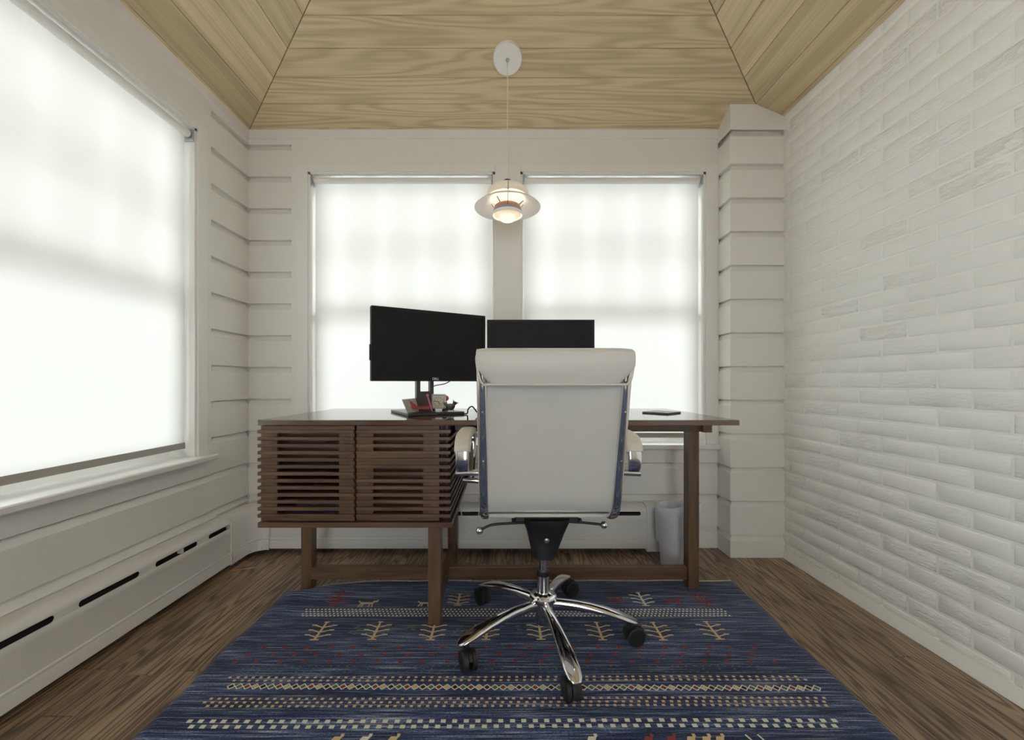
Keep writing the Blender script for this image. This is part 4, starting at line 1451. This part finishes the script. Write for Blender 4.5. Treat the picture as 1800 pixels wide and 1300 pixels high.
# alarm clock
kx, ky = lp(0.058, -0.085)
clock = root('alarm_clock', (kx, ky, BZ), 'small square alarm clock with a cream face beside the folded card', 'clock', rotz=math.radians(2))
cbx(MB().box(-0.029, 0.029, -0.012, 0.016, 0.010, 0.072), 'case', 'clockcase', clock, bevel=0.002)
fr_ = MB()
fr_.box(-0.027, 0.027, -0.0155, -0.012, 0.066, 0.071); fr_.box(-0.027, 0.027, -0.0155, -0.012, 0.011, 0.014)
fr_.box(-0.027, -0.024, -0.0155, -0.012, 0.014, 0.066); fr_.box(0.024, 0.027, -0.0155, -0.012, 0.014, 0.066)
cbx(fr_, 'rim', 'clockgrey', clock)
face = cbx(MB().box(-0.024, 0.024, -0.0135, -0.012, 0.014, 0.066), 'dial', 'clockface', clock)
for k in range(12):
    a = 2*PI*k/12
    cbx(MB().box(-0.0012, 0.0012, -0.0142, -0.0134, 0.017, 0.0205).xf(Matrix.Translation((0, 0, 0.040)) @ Matrix.Rotation(a, 4, 'Y') @ Matrix.Translation((0, 0, -0.038))), 'hour_mark', 'dark', face)
for a, L, w in ((2.6, 0.013, 0.0013), (4.9, 0.018, 0.0010)):
    cbx(MB().box(-w, w, -0.0150, -0.0143, -0.002, L).xf(Matrix.Translation((0, 0, 0.040)) @ Matrix.Rotation(a, 4, 'Y')), 'hand', 'dark', face)
for sx in (-0.020, 0.020):
    cbx(MB().lathe([(0.006, 0.0), (0.006, 0.003), (0.0035, 0.011)], (sx, 0.0, 0.0), 12), 'foot', 'dark', clock, smooth=40)
# figurine with a red ball head
fx, fy = lp(0.097, -0.062)
fig = root('figurine', (fx, fy, BZ), 'tiny dark figurine with a round red head beside the clock', 'figurine')
MB().lathe([(0.012, 0), (0.012, 0.004), (0.006, 0.010), (0.009, 0.022), (0.008, 0.034), (0.004, 0.043)], (fx, fy, BZ), 16).build('body', 'bronze', fig, smooth=50)
MB().sphere((fx+0.003, fy, BZ+0.053), 0.0125, 16, 10).build('head', 'redball', fig, smooth=True)
# pewter bird bowl
gx, gy = lp(0.085, -0.118)
gx += 0.012
bird = root('metal_bird', (gx, gy, BZ), 'small dull metal bird ornament at the tip of the monitor foot', 'ornament')
MB().lathe([(0.006, 0.004), (0.014, 0.008), (0.020, 0.018), (0.0215, 0.028), (0.019, 0.031), (0.016, 0.029)], (gx, gy, BZ), 20).build('body', 'tin', bird, smooth=50)
hd = MB().sphere((gx+0.019, gy-0.004, BZ+0.034), 0.0085, 14, 8, (1.1, 0.9, 0.9)).build('head', 'bronze', bird, smooth=True)
MB().lathe([(0.0035, 0), (0.0006, 0.010)], (gx+0.026, gy-0.006, BZ+0.034), 8, Matrix.Rotation(1.3, 3, 'Y')).build('beak', 'bronze', hd, smooth=40)
MB().lathe([(0.0035, 0), (0.0006, 0.010)], (gx+0.014, gy-0.004, BZ+0.039), 8).build('crest', 'bronze', hd, smooth=40)
MB().tube([(gx-0.016, gy, BZ+0.026), (gx-0.026, gy+0.002, BZ+0.034), (gx-0.030, gy+0.003, BZ+0.036)], [0.006, 0.005, 0.002], 8).build('tail', 'tin', bird, smooth=True)
for sx in (-0.008, 0.010):
    MB().tube([(gx+sx, gy, BZ+0.010), (gx+sx*1.5, gy, BZ+0.0005)], 0.0018, 6).build('leg', 'bronze', bird)
# black lead running off behind the chair
cd = MB().tube(smooth_path([(-0.170, 1.640, 0.7625), (-0.165, 1.645, 0.7625), (-0.155, 1.650, 0.7630), (-0.150, 1.63, 0.768), (-0.145, 1.60, 0.785), (-0.128, 1.60, 0.795), (-0.105, 1.62, 0.768), (-0.06, 1.66, 0.7625), (0.02, 1.70, 0.7625)], 6), 0.0028, 8).build('power_lead', 'plastic', smooth=True)
tag(cd, 'thin black lead lying on the desk between monitor foot and chair', 'cable')
# thin dark pad on the bare end of the desk
nb_ = root('notebook', (0.690, 1.732, 0.759), 'thin dark square notebook alone on the bare end of the desk', 'notebook', rotz=math.radians(41))
cbx(MB().box(-0.062, 0.062, -0.058, 0.058, 0.0, 0.0015), 'cover', 'slate', nb_, bevel=0.0005)
cbx(MB().box(-0.060, 0.060, -0.056, 0.056, 0.0015, 0.0048), 'pages', 'grey', nb_)
cbx(MB().box(-0.062, 0.062, -0.058, 0.058, 0.0048, 0.0063), 'cover', 'slate', nb_, bevel=0.0005)

# ================================================================== pendant lamp
LX, LY = 0.016, 1.835
a_c = YB - LY
zc_c = ZE + S_B*a_c
lamp = root('pendant_lamp', (LX, LY, 1.703), 'white layered pendant lamp hanging from the boarded ceiling', 'lamp')
slope = math.atan(S_B)
rotc = Matrix.Rotation(-slope, 3, 'X')
Nn = Vector((0, -S_B, -1)).normalized()
rq = Vector((0, 0, 1)).rotation_difference(Nn).to_matrix()
MB().lathe([(0.0645, 0.0), (0.0665, 0.002), (0.0665, 0.020), (0.0645, 0.024), (0.060, 0.0255), (0.002, 0.0255)], Vector((LX, LY, zc_c)) - Nn*0.001, 48, rq).build('ceiling_rose', 'lampw', lamp, smooth=35)
base_pt = Vector((LX, LY, zc_c)) + Nn*0.024
MB().lathe([(0.007, 0.0), (0.007, 0.010), (0.004, 0.016)], base_pt, 14, rq).build('cord_grip', 'steel', lamp, smooth=40)
MB().tube([base_pt + Nn*0.012, Vector((LX, LY - 0.02, zc_c - 0.055)) , Vector((LX, LY - 0.018, 2.1)), Vector((LX, LY-0.002, 1.86)), Vector((LX, LY, 1.830))], 0.0022, 8).build('cord', 'lampw', lamp, smooth=True)
C0 = (LX, LY, 0)
def shell(prof, t=0.0012):
    return prof + [(r - 0.0006, z + t) for r, z in reversed(prof)]
def lathe_shell(prof, n=64, t=0.0012):
    """open shell: inside and outside skins, no caps"""
    pr = shell(prof, t)
    rings = []
    mb = MB()
    for r, z in pr + pr[:1]:
        rings.append([(LX + r*math.cos(2*PI*i/n), LY + r*math.sin(2*PI*i/n), z) for i in range(n)])
    mb.loft(rings, cap=False)
    return mb
lathe_shell([(0.153, 1.702), (0.140, 1.7125), (0.120, 1.7245), (0.100, 1.7340), (0.082, 1.7410)]).build('main_shade', 'lampw', lamp, smooth=50)
lathe_shell([(0.090, 1.750), (0.0955, 1.757), (0.0955, 1.769), (0.090, 1.781), (0.078, 1.791), (0.058, 1.800), (0.030, 1.807), (0.018, 1.809)]).build('top_shade', 'lamp_top', lamp, smooth=50)
MB().lathe([(0.024, 1.804), (0.023, 1.822), (0.016, 1.830), (0.006, 1.834)], C0, 24).build('top_cap', 'dark', lamp, smooth=40)
lathe_shell([(0.0610, 1.699), (0.0610, 1.7060), (0.055, 1.7110), (0.045, 1.7130)]).build('orange_ring', 'orange', lamp, smooth=50)
lathe_shell([(0.0665, 1.680), (0.0640, 1.692), (0.0600, 1.700)]).build('violet_reflector', 'violet', lamp, smooth=50)
low = lathe_shell([(0.0685, 1.664), (0.0685, 1.674), (0.0660, 1.681), (0.040, 1.690)]).build('lower_shade', 'lampw', lamp, smooth=50)
MB().lathe([(0.062, 1.6705), (0.045, 1.6650), (0.036, 1.6640), (0.036, 1.6645), (0.045, 1.6655), (0.062, 1.6712)], C0, 48).build('diffuser_ring', 'diffuser', lamp, smooth=60)
MB().lathe([(0.035, 1.668), (0.035, 1.652), (0.030, 1.644), (0.018, 1.6395), (0.003, 1.638)], C0, 40).build('bottom_bowl', 'diffuser', lamp, smooth=60)
MB().sphere((LX, LY, 1.7215), 0.012, 20, 12, (1, 1, 1.1)).build('bulb', 'bulb', lamp, smooth=True)
MB().sphere((LX, LY, 1.678), 0.011, 14, 8, (2.6, 2.6, 0.5)).build('bulb', 'bulb', lamp, smooth=True)
for k in range(3):
    a = -PI/2 + 0.02 + k*2*PI/3
    pth = [(r, z) for r, z in ((0.024, 1.8115), (0.060, 1.8025), (0.092, 1.7815), (0.0985, 1.764), (0.0935, 1.748), (0.080, 1.730), (0.066, 1.706), (0.063, 1.690))]
    MB().tube(smooth_path([(LX + r*math.cos(a), LY + r*math.sin(a), z) for r, z in pth], 4), 0.0012, 6).build('strut', 'bronze', lamp, smooth=True)
for k in range(3):
    a = PI/2 + k*2*PI/3 + (0.35 if k else 0.0)
    p0, p1 = (0.050, 1.712), (0.074, 1.730)
    MB().tube([(LX + p0[0]*math.cos(a), LY + p0[0]*math.sin(a), p0[1]), (LX + p1[0]*math.cos(a), LY + p1[0]*math.sin(a), p1[1])], 0.0032, 8).build('spacer', 'steel', lamp, smooth=True)
ld = bpy.data.lights.new('bulb_light', 'POINT')
ld.energy = 1.0; ld.color = (1.0, 0.90, 0.74); ld.shadow_soft_size = 0.013
lo = bpy.data.objects.new('bulb_light', ld)
lo.location = (0, 0, 1.7215 - 1.703)
COL.objects.link(lo); lo.parent = lamp

# ================================================================== bin with a plastic bag, cable, splinters
bx0, by0 = 0.850, 1.935
bin_ = root('waste_bin', (bx0, by0, 0), 'small waste bin lined with a baggy white plastic bag under the desk', 'bin')
MB().lathe([(0.078, 0.0), (0.080, 0.004), (0.094, 0.262), (0.0955, 0.268), (0.093, 0.268), (0.078, 0.006), (0.004, 0.005)], (bx0, by0, 0), 40).build('bucket', 'bag', bin_, smooth=40)
rb = random.Random(11)
rings = []
n = 44
for k, (r, z) in enumerate([(0.0955, 0.150), (0.098, 0.185), (0.100, 0.235), (0.1035, 0.268), (0.101, 0.292), (0.096, 0.302), (0.088, 0.298), (0.080, 0.27), (0.072, 0.16)]):
    ring = []
    for i in range(n):
        a = 2*PI*i/n
        w = 0.0035*math.sin(a*5 + k*0.8) + 0.0025*math.sin(a*11 + k)
        dip = 0.020*math.sin(a + 2.2) + 0.006*math.sin(3*a)
        ring.append((bx0 + (r+w)*math.cos(a), by0 + (r+w)*math.sin(a), z + (dip if k > 0 else dip*2.2)*(1.0 if k < 6 else 0.5)))
    rings.append(ring)
MB().loft(rings, cap=False).build('liner', 'bag', bin_, smooth=70)
MB().sphere((bx0-0.01, by0-0.01, 0.045), 0.055, 14, 8, (1.1, 1.1, 0.7)).build('crumpled_paper', 'clockcase', bin_, smooth=False)

cb_ = MB().tube(smooth_path([(-0.222, 2.005, 0.30), (-0.212, 2.01, 0.20), (-0.190, 2.02, 0.135), (-0.165, 2.03, 0.125), (-0.140, 2.035, 0.150), (-0.130, 2.04, 0.22), (-0.130, 2.045, 0.33), (-0.130, 2.050, 0.55), (-0.13, 2.060, 0.70)], 6), 0.0022, 7).build('white_lead', 'cablew', smooth=True)
tag(cb_, 'thin white lead looping beside the rear desk leg', 'cable')
sp1 = MB().prism([(-1.294, 1.868, 0.0005), (-1.200, 1.905, 0.0005), (-1.199, 1.909, 0.0005), (-1.292, 1.874, 0.0005)], (0, 0, 0.003)).build('wood_splinter', 'splinter')
tag(sp1, 'thin orange wood splinter on the floor near the heater corner', 'splinter')
sp2 = MB().prism([(-0.110, 1.925, 0.0005), (-0.088, 1.930, 0.0005), (-0.092, 1.938, 0.0005), (-0.108, 1.934, 0.0005)], (0, 0, 0.003)).build('wood_chip', 'splinter')
tag(sp2, 'tiny yellow wood chip on the floor behind the desk stretcher', 'splinter')
